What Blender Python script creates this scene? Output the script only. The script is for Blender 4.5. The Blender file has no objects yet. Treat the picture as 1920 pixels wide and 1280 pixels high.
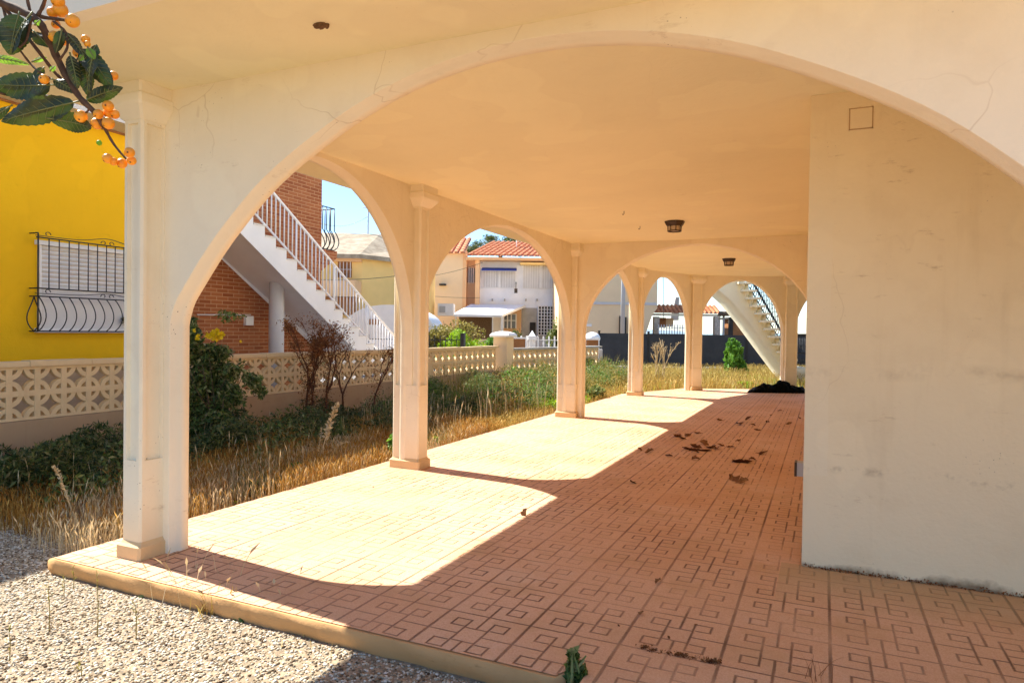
import bpy, math, random
import numpy as np
from mathutils import Vector, Matrix
random.seed(7); rng = np.random.default_rng(7)
scene = bpy.context.scene
C = scene.collection

# ---------------------------------------------------------------- camera
YAW, PITCH, ROLL, FPX, CAMH = 0.426406, -0.0150766, 0.0137881, 1288.864, 1.3
fw = np.array([-math.sin(YAW)*math.cos(PITCH), math.cos(YAW)*math.cos(PITCH), math.sin(PITCH)])
r0 = np.array([math.cos(YAW), math.sin(YAW), 0.]); u0 = np.cross(r0, fw)
rt = r0*math.cos(ROLL)+u0*math.sin(ROLL); up = -r0*math.sin(ROLL)+u0*math.cos(ROLL)
cam = bpy.data.objects.new('camera', bpy.data.cameras.new('camera')); C.objects.link(cam)
cam.data.sensor_width = 36; cam.data.lens = FPX/1920*36
cam.data.clip_start = 0.05; cam.data.clip_end = 20000
cam.matrix_world = Matrix(((rt[0], up[0], -fw[0], 0), (rt[1], up[1], -fw[1], 0), (rt[2], up[2], -fw[2], CAMH), (0, 0, 0, 1)))
scene.camera = cam

# ---------------------------------------------------------------- light
SUN_EL = math.radians(49.0); SUN_K = 0.10           # sun stands over -X, a touch towards +Y
sdir = Vector((-math.cos(SUN_EL)*math.cos(math.atan(SUN_K)), math.cos(SUN_EL)*math.sin(math.atan(SUN_K)), math.sin(SUN_EL)))
world = bpy.data.worlds.new('World'); scene.world = world; world.use_nodes = True
wn = world.node_tree; bg = wn.nodes['Background']; sky = wn.nodes.new('ShaderNodeTexSky')
sky.sky_type = 'NISHITA'; sky.sun_disc = False; sky.sun_elevation = SUN_EL
sky.sun_rotation = math.atan2(sdir.x, sdir.y)
sky.air_density = 1.0; sky.dust_density = 0.05; sky.ozone_density = 6.0
wn.links.new(sky.outputs[0], bg.inputs[0]); bg.inputs[1].default_value = 0.088
sun = bpy.data.objects.new('sun', bpy.data.lights.new('sun', 'SUN')); C.objects.link(sun)
sun.data.energy = 4.2; sun.data.angle = math.radians(0.5); sun.data.color = (1, 0.95, 0.87)
sun.rotation_euler = sdir.to_track_quat('Z', 'Y').to_euler()
sun.location = (-20, 5, 30)
scene.view_settings.view_transform = 'Standard'; scene.view_settings.look = 'None'
scene.view_settings.gamma = 1; scene.view_settings.exposure = 1.65
scene.render.engine = 'CYCLES'
scene.cycles.max_bounces = 10; scene.cycles.diffuse_bounces = 7

# ---------------------------------------------------------------- helpers
def W(px, py, ax, val):
    """where the sight line through a photograph pixel meets a world plane (ax = axis 0/1/2)"""
    d = fw*FPX+rt*(px-960)+up*(640-py); c = np.array([0, 0, CAMH])
    return c+d*((val-c[ax])/d[ax])
def D(px, py, z):
    """point of that sight line z metres ahead of the camera"""
    d = fw*FPX+rt*(px-960)+up*(640-py); return np.array([0, 0, CAMH])+d*(z/FPX)

def link(o): C.objects.link(o); return o
def tag(o, label=None, cat=None, group=None, kind=None):
    if label: o['label'] = label
    if cat: o['category'] = cat
    if group: o['group'] = group
    if kind: o['kind'] = kind
    return o
def empty(name, loc, label, cat, group=None):
    o = bpy.data.objects.new(name, None); o.empty_display_size = .2; o.location = loc
    link(o); return tag(o, label, cat, group)

class MB:
    def __init__(s): s.v = []; s.f = []; s.sm = []; s.n = 0
    def add(s, v, f, smooth=False):
        v = np.asarray(v, float).reshape(-1, 3); k = s.n; s.v.append(v); s.n += len(v)
        s.f += [tuple(i+k for i in q) for q in f]; s.sm += [smooth]*len(f); return s
    def box(s, a, b, M=None):
        x0, y0, z0 = a; x1, y1, z1 = b
        v = np.array([(x0,y0,z0),(x1,y0,z0),(x1,y1,z0),(x0,y1,z0),(x0,y0,z1),(x1,y0,z1),(x1,y1,z1),(x0,y1,z1)], float)
        if M is not None: v = M(v)
        return s.add(v, [(0,3,2,1),(4,5,6,7),(0,1,5,4),(1,2,6,5),(2,3,7,6),(3,0,4,7)])
    def prism(s, poly, h0, h1, fn, smooth=False):
        """poly: 2D points; fn(p, h) -> 3D"""
        n = len(poly); v = [fn(p, h0) for p in poly]+[fn(p, h1) for p in poly]
        s.add(v, [tuple(range(n))[::-1], tuple(range(n, 2*n))])
        s.add(v, [(i, (i+1) % n, n+(i+1) % n, n+i) for i in range(n)], smooth); return s
    def tube(s, pts, r, n=6, smooth=True, cap=True):
        pts = [np.asarray(p, float) for p in pts]; m = len(pts)
        rr = r if hasattr(r, '__len__') else [r]*m; V = []; a = None
        for i, p in enumerate(pts):
            t = pts[min(i+1, m-1)]-pts[max(i-1, 0)]; t = t/(np.linalg.norm(t)+1e-12)
            if a is None:
                a = np.cross(t, [0, 0, 1.]);
                if np.linalg.norm(a) < .1: a = np.cross(t, [1., 0, 0])
            a = a-t*(a@t); a /= np.linalg.norm(a)+1e-12; b = np.cross(t, a)
            for k in range(n):
                w = 2*math.pi*(k+.5)/n; V.append(p+rr[i]*(math.cos(w)*a+math.sin(w)*b))
        F = [(i*n+k, i*n+(k+1) % n, (i+1)*n+(k+1) % n, (i+1)*n+k) for i in range(m-1) for k in range(n)]
        if cap: F += [tuple(range(n))[::-1], tuple(range((m-1)*n, m*n))]
        return s.add(V, F, smooth)
    def ball(s, c, r, nu=12, nv=8, fn=None):
        V = []; c = np.asarray(c, float)
        for j in range(nv+1):
            th = math.pi*j/nv
            for i in range(nu):
                ph = 2*math.pi*i/nu; d = np.array([math.sin(th)*math.cos(ph), math.sin(th)*math.sin(ph), math.cos(th)])
                V.append(c+np.asarray(r)*d*(fn(d) if fn else 1))
        return s.add(V, [(j*nu+i, (j+1)*nu+i, (j+1)*nu+(i+1) % nu, j*nu+(i+1) % nu) for j in range(nv) for i in range(nu)], True)
    def build(s, name, mat, parent=None, loc=None, M=None):
        v = np.concatenate(s.v)
        if M is not None: v = M(v)
        org = np.array(loc if loc is not None else (parent_world(parent) if parent else (0, 0, 0)), float)
        me = bpy.data.meshes.new(name); me.from_pydata((v-org).tolist(), [], s.f)
        me.polygons.foreach_set('use_smooth', s.sm); me.materials.append(mat); me.update()
        o = bpy.data.objects.new(name, me); link(o)
        if parent:
            o.parent = parent; o.location = org-parent_world(parent)
        else: o.location = org
        return o
def parent_world(p):
    l = np.array(p.location, float)
    while p.parent: p = p.parent; l = l+np.array(p.location)
    return l
def big(name, V, F, mat, parent=None, loc=(0, 0, 0), smooth=False):
    """fast mesh from arrays; F is (n,3) or (n,4)"""
    V = np.asarray(V, np.float32)-np.asarray(loc, np.float32); F = np.asarray(F, np.int32); k = F.shape[1]
    me = bpy.data.meshes.new(name); me.vertices.add(len(V)); me.vertices.foreach_set('co', V.ravel())
    me.loops.add(F.size); me.loops.foreach_set('vertex_index', F.ravel())
    me.polygons.add(len(F)); me.polygons.foreach_set('loop_start', np.arange(0, F.size, k, dtype=np.int32))
    me.polygons.foreach_set('loop_total', np.full(len(F), k, np.int32))
    if smooth: me.polygons.foreach_set('use_smooth', np.ones(len(F), bool))
    me.update(calc_edges=True); me.materials.append(mat)
    o = bpy.data.objects.new(name, me); link(o)
    if parent: o.parent = parent; o.location = np.array(loc)-parent_world(parent)
    else: o.location = loc
    return o
def copy_tree(o, parent=None):
    c = o.copy(); link(c); c.parent = parent
    for ch in list(o.children): copy_tree(ch, c)
    return c

# ---------------------------------------------------------------- materials
class N:
    def __init__(s, name, rough=.8, spec=.3):
        s.m = bpy.data.materials.new(name); s.m.use_nodes = True; s.t = s.m.node_tree; s.b = s.t.nodes['Principled BSDF']
        s.b.inputs['Roughness'].default_value = rough; s.b.inputs['Specular IOR Level'].default_value = spec
    def n(s, kind, **kw):
        x = s.t.nodes.new(kind)
        for k, v in kw.items(): setattr(x, k, v)
        return x
    def set(s, node, i, v):
        if hasattr(v, 'is_output') or isinstance(v, bpy.types.NodeSocket): s.t.links.new(v, node.inputs[i])
        else: node.inputs[i].default_value = v
    def m_(s, op, a, b=0., c=None):
        x = s.n('ShaderNodeMath', operation=op); s.set(x, 0, a); s.set(x, 1, b)
        if c is not None: s.set(x, 2, c)
        return x.outputs[0]
    def coord(s):
        if not hasattr(s, 'co'): s.co = s.n('ShaderNodeTexCoord').outputs['Object']; s.geo = s.n('ShaderNodeNewGeometry').outputs['Position']
        return s.geo
    def noise(s, scale, det=3, rough=.5, co=None, dist=0):
        x = s.n('ShaderNodeTexNoise'); s.set(x, 'Scale', scale); s.set(x, 'Detail', det); s.set(x, 'Roughness', rough); s.set(x, 'Distortion', dist)
        s.set(x, 'Vector', co if co is not None else s.coord()); return x.outputs['Fac']
    def ramp(s, f, stops):
        x = s.n('ShaderNodeValToRGB'); s.set(x, 0, f); e = x.color_ramp.elements
        while len(e) < len(stops): e.new(.5)
        for q, (p, c) in zip(e, stops): q.position = p; q.color = (*c, 1) if len(c) == 3 else c
        return x.outputs[0]
    def rng(s, f, a, b, lo=0., hi=1.):
        x = s.n('ShaderNodeMapRange'); s.set(x, 0, f)
        for i, v in enumerate((a, b, lo, hi)): x.inputs[i+1].default_value = v
        return x.outputs[0]
    def mix(s, f, a, b, mode='MIX'):
        x = s.n('ShaderNodeMix', data_type='RGBA', blend_type=mode); s.set(x, 0, f)
        for i, v in ((6, a), (7, b)):
            if isinstance(v, tuple): v = (*v, 1) if len(v) == 3 else v
            s.set(x, i, v)
        return x.outputs[2]
    def col(s, v):
        if isinstance(v, tuple): v = (*v, 1)
        s.set(s.b, 'Base Color', v); return s
    def bump(s, h, strength=.3, dist=.01):
        x = s.n('ShaderNodeBump'); s.set(x, 'Height', h); s.set(x, 'Strength', strength); s.set(x, 'Distance', dist)
        s.t.links.new(x.outputs[0], s.b.inputs['Normal']); return s
    def xyz(s):
        if not hasattr(s, '_x'):
            x = s.n('ShaderNodeSeparateXYZ'); s.set(x, 0, s.coord()); s._x = x.outputs
        return s._x

def flat(name, c, rough=.7, var=.12, scale=4., spec=.3, bump=.15, metal=0):
    k = N(name, rough, spec); n = k.noise(scale, 4, .6)
    f = k.rng(n, .3, .7)
    k.col(k.mix(f, tuple(x*(1-var) for x in c), tuple(min(1, x*(1+var)) for x in c)))
    if bump: k.bump(k.noise(60, 3), bump, .004)
    k.b.inputs['Metallic'].default_value = metal
    return k.m

def plaster(name, c, dirt=.5, specks=.5, base_z=None, low=False, wallr=False):
    k = N(name, .85, .2); big_ = k.noise(.7, 4, .55); mid = k.noise(3.2, 5, .6); fine = k.noise(45, 4, .6)
    a = k.mix(k.rng(big_, .35, .68), tuple(x*.93 for x in c), c)
    a = k.mix(k.m_('MULTIPLY', k.rng(mid, .52, .72), .16*dirt), a, (c[0]*.62, c[1]*.52, c[2]*.4))
    dx_ = k.n('ShaderNodeMix', data_type='VECTOR'); dx_.inputs[0].default_value = .12; k.t.links.new(k.coord(), dx_.inputs[4])
    nz_ = k.n('ShaderNodeTexNoise'); nz_.inputs['Scale'].default_value = 5; k.t.links.new(k.coord(), nz_.inputs['Vector']); k.t.links.new(nz_.outputs['Color'], dx_.inputs[5])
    ve = k.n('ShaderNodeTexVoronoi', feature='DISTANCE_TO_EDGE'); ve.inputs['Scale'].default_value = 1.7; k.t.links.new(dx_.outputs[1], ve.inputs['Vector'])
    cr = k.m_('MULTIPLY', k.rng(ve.outputs[0], .0, .006, 1, 0), k.rng(k.noise(.9, 3), .52, .6)); a = k.mix(k.m_('MULTIPLY', cr, .34*min(1, specks*1.1)), a, (c[0]*.45, c[1]*.35, c[2]*.25))
    # scuffs rubbed along the wall, and dabs of newer paint
    m2 = k.n('ShaderNodeMapping'); m2.inputs['Scale'].default_value = (3.5, 3.5, 14); k.t.links.new(k.coord(), m2.inputs[0])
    sc_ = k.m_('MULTIPLY', k.rng(k.noise(1.3, 6, .75, m2.outputs[0]), .60, .72), k.rng(k.noise(1.1, 3), .46, .6)); a = k.mix(k.m_('MULTIPLY', sc_, .55*dirt), a, (c[0]*.42, c[1]*.32, c[2]*.22))
    pt = k.rng(k.noise(1.6, 2, .4), .60, .62); a = k.mix(k.m_('MULTIPLY', pt, .35), a, tuple(min(.93, x*1.07) for x in c))
    # vertical streaks of wear
    mp = k.n('ShaderNodeMapping'); mp.inputs['Scale'].default_value = (9, 9, .8); k.t.links.new(k.coord(), mp.inputs[0])
    st = k.noise(1.0, 4, .6, mp.outputs[0]); a = k.mix(k.m_('MULTIPLY', k.rng(st, .58, .75), .14*dirt), a, (c[0]*.6, c[1]*.5, c[2]*.38))
    # black mould specks in clusters
    vo = k.n('ShaderNodeTexVoronoi'); vo.inputs['Scale'].default_value = 42; k.t.links.new(k.coord(), vo.inputs['Vector'])
    dot = k.m_('LESS_THAN', vo.outputs['Distance'], k.rng(k.noise(60, 2), .4, .8, .05, .22))
    cl = k.rng(k.noise(1.9, 3, .6), .57, .68)
    if wallr:   # paler repainted strip at the corner, and a grubby rubbed belt
        X_, Y_, Z_ = k.xyz(); w1 = k.m_('MULTIPLY', k.m_('LESS_THAN', k.m_('ADD', X_, k.m_('MULTIPLY', k.noise(9, 3), .03)), .045), k.m_('GREATER_THAN', Z_, .52)); a = k.mix(k.m_('MULTIPLY', k.m_('MULTIPLY', w1, k.rng(Z_, 2.0, 1.7)), .25), a, (.88, .80, .60))
        b1 = k.m_('MULTIPLY', k.rng(k.m_('ABSOLUTE', k.m_('SUBTRACT', Z_, k.m_('ADD', 1.02, k.m_('MULTIPLY', k.noise(1.5, 3), .16)))), .0, .05, 1, 0), k.rng(k.noise(4, 4, .7), .45, .65)); a = k.mix(k.m_('MULTIPLY', b1, .4), a, (.40, .30, .18))
        b2 = k.m_('MULTIPLY', k.rng(k.m_('ABSOLUTE', k.m_('SUBTRACT', Z_, k.m_('ADD', .47, k.m_('MULTIPLY', k.noise(1.2, 3), .16)))), .0, .03, 1, 0), k.rng(k.noise(6, 4, .7), .5, .62)); a = k.mix(k.m_('MULTIPLY', b2, .5), a, (.36, .27, .16))
    if low:
        zz = k.xyz()[2]; band = k.m_('MULTIPLY', k.rng(zz, .15, .3), k.rng(zz, .9, .6)); cl = k.m_('MAXIMUM', cl, k.m_('MULTIPLY', band, k.rng(k.noise(5, 3), .45, .6)))
        a = k.mix(k.m_('MULTIPLY', k.rng(zz, .35, .0), .45), a, (c[0]*.75, c[1]*.58, c[2]*.35))
    a = k.mix(k.m_('MULTIPLY', k.m_('MULTIPLY', dot, cl), specks), a, (.10, .06, .03))
    if base_z is not None:   # grime and mould band on the bottom of the wall
        z = k.xyz()[2]; e = k.m_('SUBTRACT', k.m_('MULTIPLY', k.noise(3.5, 5, .65), .22), z)
        a = k.mix(k.m_('MULTIPLY', k.rng(e, base_z, base_z+.05), .8), a, (.16, .10, .05))
    k.col(a)
    h = k.m_('ADD', k.m_('MULTIPLY', fine, .5), k.m_('MULTIPLY', k.noise(7, 4, .5), 1.6))
    k.bump(h, .35, .012); return k.m

PL = (.89, .81, .62)
M = {}
M['plaster'] = plaster('painted_plaster', PL, .7, .9)
M['colp'] = plaster('column_plaster', PL, .9, .9, low=True)
M['ceiling'] = plaster('ceiling_plaster', (.89, .82, .55), .35, .15)
M['wallr'] = plaster('side_wall_plaster', (.88, .76, .51), .9, .45, .06, wallr=True)
M['trim'] = plaster('cream_trim', (.89, .82, .64), .4, .3)
M['plinth'] = plaster('plinth_ochre', (.70, .52, .29), 1.0, .4)

# porch tiles with the meander groove pattern (0.4 m module)
def tiles():
    k = N('terracotta_meander_tiles', .7, .3); x, y, z = k.xyz()
    u = k.m_('FRACT', k.m_('DIVIDE', k.m_('ADD', x, 40.354), .4)); v = k.m_('FRACT', k.m_('DIVIDE', k.m_('ADD', y, 40-.38+.0), .4))
    U = k.m_('ABSOLUTE', k.m_('SUBTRACT', u, .5)); V = k.m_('ABSOLUTE', k.m_('SUBTRACT', v, .5))
    def seg(a, b, c, d, w):
        cx, cy, hx, hy = (a+c)/2, (b+d)/2, abs(c-a)/2, abs(d-b)/2
        dx = k.m_('MAXIMUM', k.m_('SUBTRACT', k.m_('ABSOLUTE', k.m_('SUBTRACT', U, cx)), hx), 0.)
        dy = k.m_('MAXIMUM', k.m_('SUBTRACT', k.m_('ABSOLUTE', k.m_('SUBTRACT', V, cy)), hy), 0.)
        return k.m_('SUBTRACT', k.m_('MAXIMUM', dx, dy), w)
    S = [seg(.14, 0, .14, .35, .009), seg(.14, .35, .32, .35, .008), seg(.32, .18, .32, .35, .009), seg(.17, .18, .32, .18, .008),
         seg(.14, 0, .5, 0, .007), seg(0, .16, 0, .5, .010), seg(0, .16, .14, .16, .007),
         seg(.5, 0, .5, .5, .013), seg(0, .5, .5, .5, .008)]
    d = S[0]
    for q in S[1:]: d = k.m_('MINIMUM', d, q)
    d = k.m_('ADD', d, k.m_('MULTIPLY', k.m_('SUBTRACT', k.noise(90, 2), .5), .012))
    g = k.rng(d, -.004, .008, 1, 0)                      # 1 in the groove
    wear = k.rng(k.noise(1.3, 4, .6), .38, .6)           # grooves filled in places
    g2 = k.m_('MULTIPLY', g, k.m_('ADD', k.m_('MULTIPLY', wear, .7), .3))
    # each tile its own tone
    cu = k.m_('FLOOR', k.m_('DIVIDE', k.m_('ADD', x, 40.354), .4)); cv = k.m_('FLOOR', k.m_('DIVIDE', k.m_('ADD', y, 39.62), .4))
    cb = k.n('ShaderNodeCombineXYZ'); k.set(cb, 0, cu); k.set(cb, 1, cv); wnz = k.n('ShaderNodeTexWhiteNoise'); k.t.links.new(cb.outputs[0], wnz.inputs[0])
    a = k.mix(k.rng(k.noise(.8, 4, .6), .35, .65), (.62, .34, .175), (.70, .44, .275))
    a = k.mix(k.m_('MULTIPLY', wnz.outputs[0], .30), a, (.74, .51, .34))
    fine = k.noise(130, 3, .7); a = k.mix(k.rng(fine, .42, .62, 0, .45), a, (.50, .24, .115)); a = k.mix(k.rng(k.noise(210, 2, .8), .56, .68, 0, .55), a, (.78, .56, .40))
    a = k.mix(k.m_('MULTIPLY', k.rng(k.noise(2.3, 5, .65), .52, .68), .55), a, (.52, .31, .15)); a = k.mix(k.m_('MULTIPLY', k.rng(k.noise(1.1, 6, .7), .56, .66), .4), a, (.68, .50, .36))   # stains
    vo = k.n('ShaderNodeTexVoronoi'); vo.inputs['Scale'].default_value = 120; k.t.links.new(k.coord(), vo.inputs['Vector'])
    sp = k.m_('MULTIPLY', k.m_('LESS_THAN', vo.outputs['Distance'], .16), k.rng(k.noise(1.7, 2), .5, .62))
    a = k.mix(k.m_('MULTIPLY', sp, .5), a, (.85, .70, .55))
    a = k.mix(k.m_('MULTIPLY', g2, .86), a, (.13, .055, .025))
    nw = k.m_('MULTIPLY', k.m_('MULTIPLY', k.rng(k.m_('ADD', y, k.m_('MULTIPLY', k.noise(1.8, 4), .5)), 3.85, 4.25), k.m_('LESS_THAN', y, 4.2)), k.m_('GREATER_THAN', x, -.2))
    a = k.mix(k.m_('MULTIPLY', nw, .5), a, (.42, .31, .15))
    k.col(a); h = k.m_('SUBTRACT', k.m_('MULTIPLY', fine, .25), k.m_('MULTIPLY', g2, 1.0)); k.bump(h, .9, .006)
    return k.m
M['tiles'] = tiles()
M['slabedge'] = plaster('slab_edge_concrete', (.58, .33, .14), 1.4, .5)

def soil():
    k = N('dry_soil', .95, .1); a = k.mix(k.rng(k.noise(2.5, 5, .6), .35, .65), (.20, .125, .065), (.34, .23, .12))
    a = k.mix(k.rng(k.noise(40, 4, .7), .4, .7, 0, .6), a, (.12, .075, .04)); k.col(a); k.bump(k.noise(30, 5, .7), .8, .03); return k.m
M['soil'] = soil()
def gravelmat():
    k = N('white_gravel', .9, .2); isl = k.n('ShaderNodeNewGeometry').outputs['Random Per Island']
    k.col(k.ramp(isl, [(0, (.07, .04, .022)), (.14, (.20, .14, .08)), (.4, (.38, .32, .22)), (.7, (.54, .48, .36)), (1, (.72, .67, .56))])); k.bump(k.noise(200, 2), .3, .002); return k.m
M['stone'] = gravelmat()
M['gravelbed'] = flat('gravel_bed', (.30, .23, .15), .95, .45, 40, bump=.8)

def brick():
    k = N('red_facing_brick', .85, .2); x, y, z = k.xyz()
    cb = k.n('ShaderNodeCombineXYZ'); k.set(cb, 0, k.m_('ADD', y, x)); k.set(cb, 1, z)
    b = k.n('ShaderNodeTexBrick'); k.t.links.new(cb.outputs[0], b.inputs['Vector'])
    b.inputs['Scale'].default_value = 1; b.inputs['Brick Width'].default_value = .25; b.inputs['Row Height'].default_value = .068
    b.inputs['Mortar Size'].default_value = .006; b.inputs['Mortar Smooth'].default_value = .2; b.inputs['Bias'].default_value = -.1
    b.inputs['Color1'].default_value = (.40, .14, .055, 1); b.inputs['Color2'].default_value = (.26, .070, .026, 1); b.inputs['Mortar'].default_value = (.58, .34, .18, 1)
    a = k.mix(k.rng(k.noise(1.5, 4), .4, .7, 0, .4), b.outputs['Color'], (.32, .12, .055)); k.col(a)
    k.bump(k.m_('SUBTRACT', 1., b.outputs['Fac']), .5, .008); return k.m
M['brick'] = brick()

def tileroof(name, c1, c2, w=.22):
    k = N(name, .8, .2); isl = k.noise(3, 4, .7); k.col(k.mix(k.rng(isl, .35, .65), c1, c2)); k.bump(k.noise(25, 3), .4, .02); return k.m
M['terra'] = tileroof('terracotta_roof_tile', (.50, .17, .07), (.72, .34, .17))
M['greyroof'] = tileroof('weathered_roof_tile', (.26, .20, .13), (.44, .36, .25))

M['yellow'] = plaster('mustard_yellow_paint', (.88, .50, .010), .55, .25)
M['yellow2'] = flat('pale_yellow_paint', (.88, .60, .22), .8, .06, 1.5)
M['orangep'] = flat('peach_paint', (.80, .50, .26), .8, .06, 1.5)
M['beigeb'] = flat('beige_paint', (.82, .62, .38), .85, .07, .8)
M['white'] = flat('white_paint', (.85, .84, .82), .6, .05, 3)
M['railw'] = flat('white_railing_paint', (.93, .92, .92), .5, .02, 3)
M['whitew'] = flat('white_wall', (.84, .85, .87), .8, .05, 2)
M['lilac'] = flat('pale_grey_wall', (.60, .58, .57), .8, .05, 2)
M['shutter'] = flat('grey_white_shutter', (.72, .70, .68), .6, .05, 3)
M['iron'] = flat('black_wrought_iron', (.02, .02, .022), .5, .2, 10, .5)
M['dark'] = flat('dark_opening', (.04, .035, .03), .8, .2, 5)
M['screen'] = flat('dark_grey_screen_panel', (.042, .042, .045), .6, .2, 3)
M['block'] = plaster('cream_breeze_block', (.76, .58, .34), 1.6, .4)
M['plinthc'] = plaster('brown_render', (.50, .34, .20), 1.4, .3)
M['concrete'] = flat('grey_concrete', (.42, .40, .36), .9, .15, 3)
M['asphalt'] = flat('street_asphalt', (.20, .19, .18), .9, .2, 2)
M['blue'] = flat('blue_canvas', (.03, .06, .30), .8, .1, 3)
M['wood'] = flat('brown_wood', (.30, .13, .045), .7, .2, 6)
M['greypaint'] = flat('grey_metal_paint', (.45, .46, .47), .5, .05, 2)
M['bronze'] = flat('dark_bronze_metal', (.05, .028, .015), .45, .2, 10, .5)
M['bag'] = flat('black_plastic_mesh', (.003, .003, .0032), .85, .3, 20, .08, .3)
M['pergst'] = flat('rough_pale_stone', (.55, .47, .38), .9, .3, 12)
M['stairc'] = plaster('cream_stair_render', (.91, .83, .60), .5, .4)
g = N('frosted_lamp_glass', .4); g.col((.62, .50, .36)); M['glass'] = g.m
g = N('window_glass', .15, .6); g.col((.10, .11, .12)); M['pane'] = g.m

def leafm(name, cols, rough=.55, trans=.35, spec=.35):
    k = N(name, rough, spec); isl = k.n('ShaderNodeNewGeometry').outputs['Random Per Island']
    c = k.ramp(isl, [(i/(len(cols)-1), q) for i, q in enumerate(cols)]); k.col(c)
    tr = k.n('ShaderNodeBsdfTranslucent'); k.t.links.new(k.mix(.5, c, c), tr.inputs[0])
    mx = k.n('ShaderNodeMixShader'); mx.inputs[0].default_value = trans
    out = k.t.nodes['Material Output']; k.t.links.new(k.b.outputs[0], mx.inputs[1]); k.t.links.new(tr.outputs[0], mx.inputs[2]); k.t.links.new(mx.outputs[0], out.inputs[0])
    return k.m
M['l_dark'] = leafm('dark_green_leaves', [(.025, .042, .010), (.05, .08, .018), (.09, .13, .03), (.16, .19, .06), (.24, .20, .09)])
M['l_mid'] = leafm('mid_green_leaves', [(.04, .08, .015), (.09, .15, .03), (.16, .23, .05), (.26, .30, .10), (.36, .33, .14)])
M['l_bright'] = leafm('bright_green_leaves', [(.07, .17, .02), (.12, .28, .03), (.20, .38, .04)])
M['l_lime'] = leafm('lime_green_leaves', [(.14, .26, .01), (.26, .42, .015), (.40, .55, .02)])
M['l_olive'] = leafm('olive_yellow_leaves', [(.12, .11, .02), (.24, .21, .035), (.34, .27, .06), (.42, .34, .10)])
M['l_dry'] = leafm('dry_grass_blades', [(.20, .085, .018), (.36, .17, .032), (.50, .28, .06), (.66, .44, .14)], .8, .3, .15)
M['l_gold'] = leafm('golden_grass_blades', [(.22, .13, .03), (.38, .25, .05), (.52, .37, .10), (.66, .52, .2)], .8, .3, .15)
M['l_rust'] = leafm('dead_brown_foliage', [(.13, .05, .02), (.24, .095, .035), (.36, .18, .075)], .85, .2, .1)
M['l_straw'] = leafm('pale_straw', [(.50, .38, .20), (.66, .52, .3), (.74, .62, .4)], .8, .2, .15)
M['twig'] = flat('dead_twig_bark', (.11, .05, .028), .9, .3, 20)
M['bark'] = flat('brown_bark', (.12, .08, .05), .9, .3, 20)
k = N('curled_dead_leaf', .8, .2); oi = k.n('ShaderNodeObjectInfo').outputs['Random']; k.col(k.mix(k.rng(k.noise(40, 3), .4, .6, 0, .5), k.ramp(oi, [(0, (.10, .035, .015)), (.5, (.20, .08, .03)), (1, (.32, .17, .07))]), (.09, .035, .015))); k.bump(k.noise(90, 3), .4, .004); M['deadleaf'] = k.m
M['flower'] = leafm('yellow_petals', [(.75, .55, .01), (.85, .65, .02)], .6, .3)

# ---------------------------------------------------------------- ground
def sheet(name, poly, z, mat, kind='structure'):
    m = MB(); m.add([(x, y, z) for x, y in poly], [tuple(range(len(poly)))]); o = m.build(name, mat); tag(o, kind=kind); return o
def yawp(lx, ly): return (lx*math.cos(YAW)-ly*math.sin(YAW), lx*math.sin(YAW)+ly*math.cos(YAW))
GZ = -.09
sheet('ground', [yawp(-400, -60), yawp(400, -60), yawp(400, 70), yawp(-400, 70)], GZ, M['soil'])
sheet('gravel_bed', [(-6.6, -1.5), (-.75, -1.5), (-.75, 2.5), (-4.0, 2.5), (-4.6, 2.9), (-6.6, 2.9)], GZ+.004, M['gravelbed'])
sheet('street', [yawp(-40, 17.6), yawp(40, 17.6), yawp(40, 26), yawp(-40, 26)], GZ+.006, M['asphalt'])
sheet('side_yard', [(-12, 0), (-6.9, 0), (-6.9, 14), (-12, 14)], GZ+.005, M['concrete'])
k = N('sea_water', .12, .6); k.col((.16, .36, .46)); k.bump(k.noise(.6, 4), .3, .1)
sheet('sea', [yawp(-9000, 69.9), yawp(9000, 69.9), yawp(9000, 12000), yawp(-9000, 12000)], -2.2, k.m)
m = MB(); xs = np.linspace(-1500, 7000, 120); base = 6500
hh = [26+16*math.sin(x*.0016+1)+9*math.sin(x*.006)+4*math.sin(x*.017) for x in xs]
V = []
for x, h in zip(xs, hh): V += [(*yawp(x, base-300), -2), (*yawp(x, base), h), (*yawp(x, base+600), -2)]
m.add(V, [(3*i+j, 3*i+3+j, 3*i+4+j, 3*i+1+j) for i in range(len(xs)-1) for j in (0, 1)], True)
tag(m.build('hills', flat('distant_blue_hills', (.22, .30, .36), .9, .1, .001, bump=0)), kind='structure')

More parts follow.
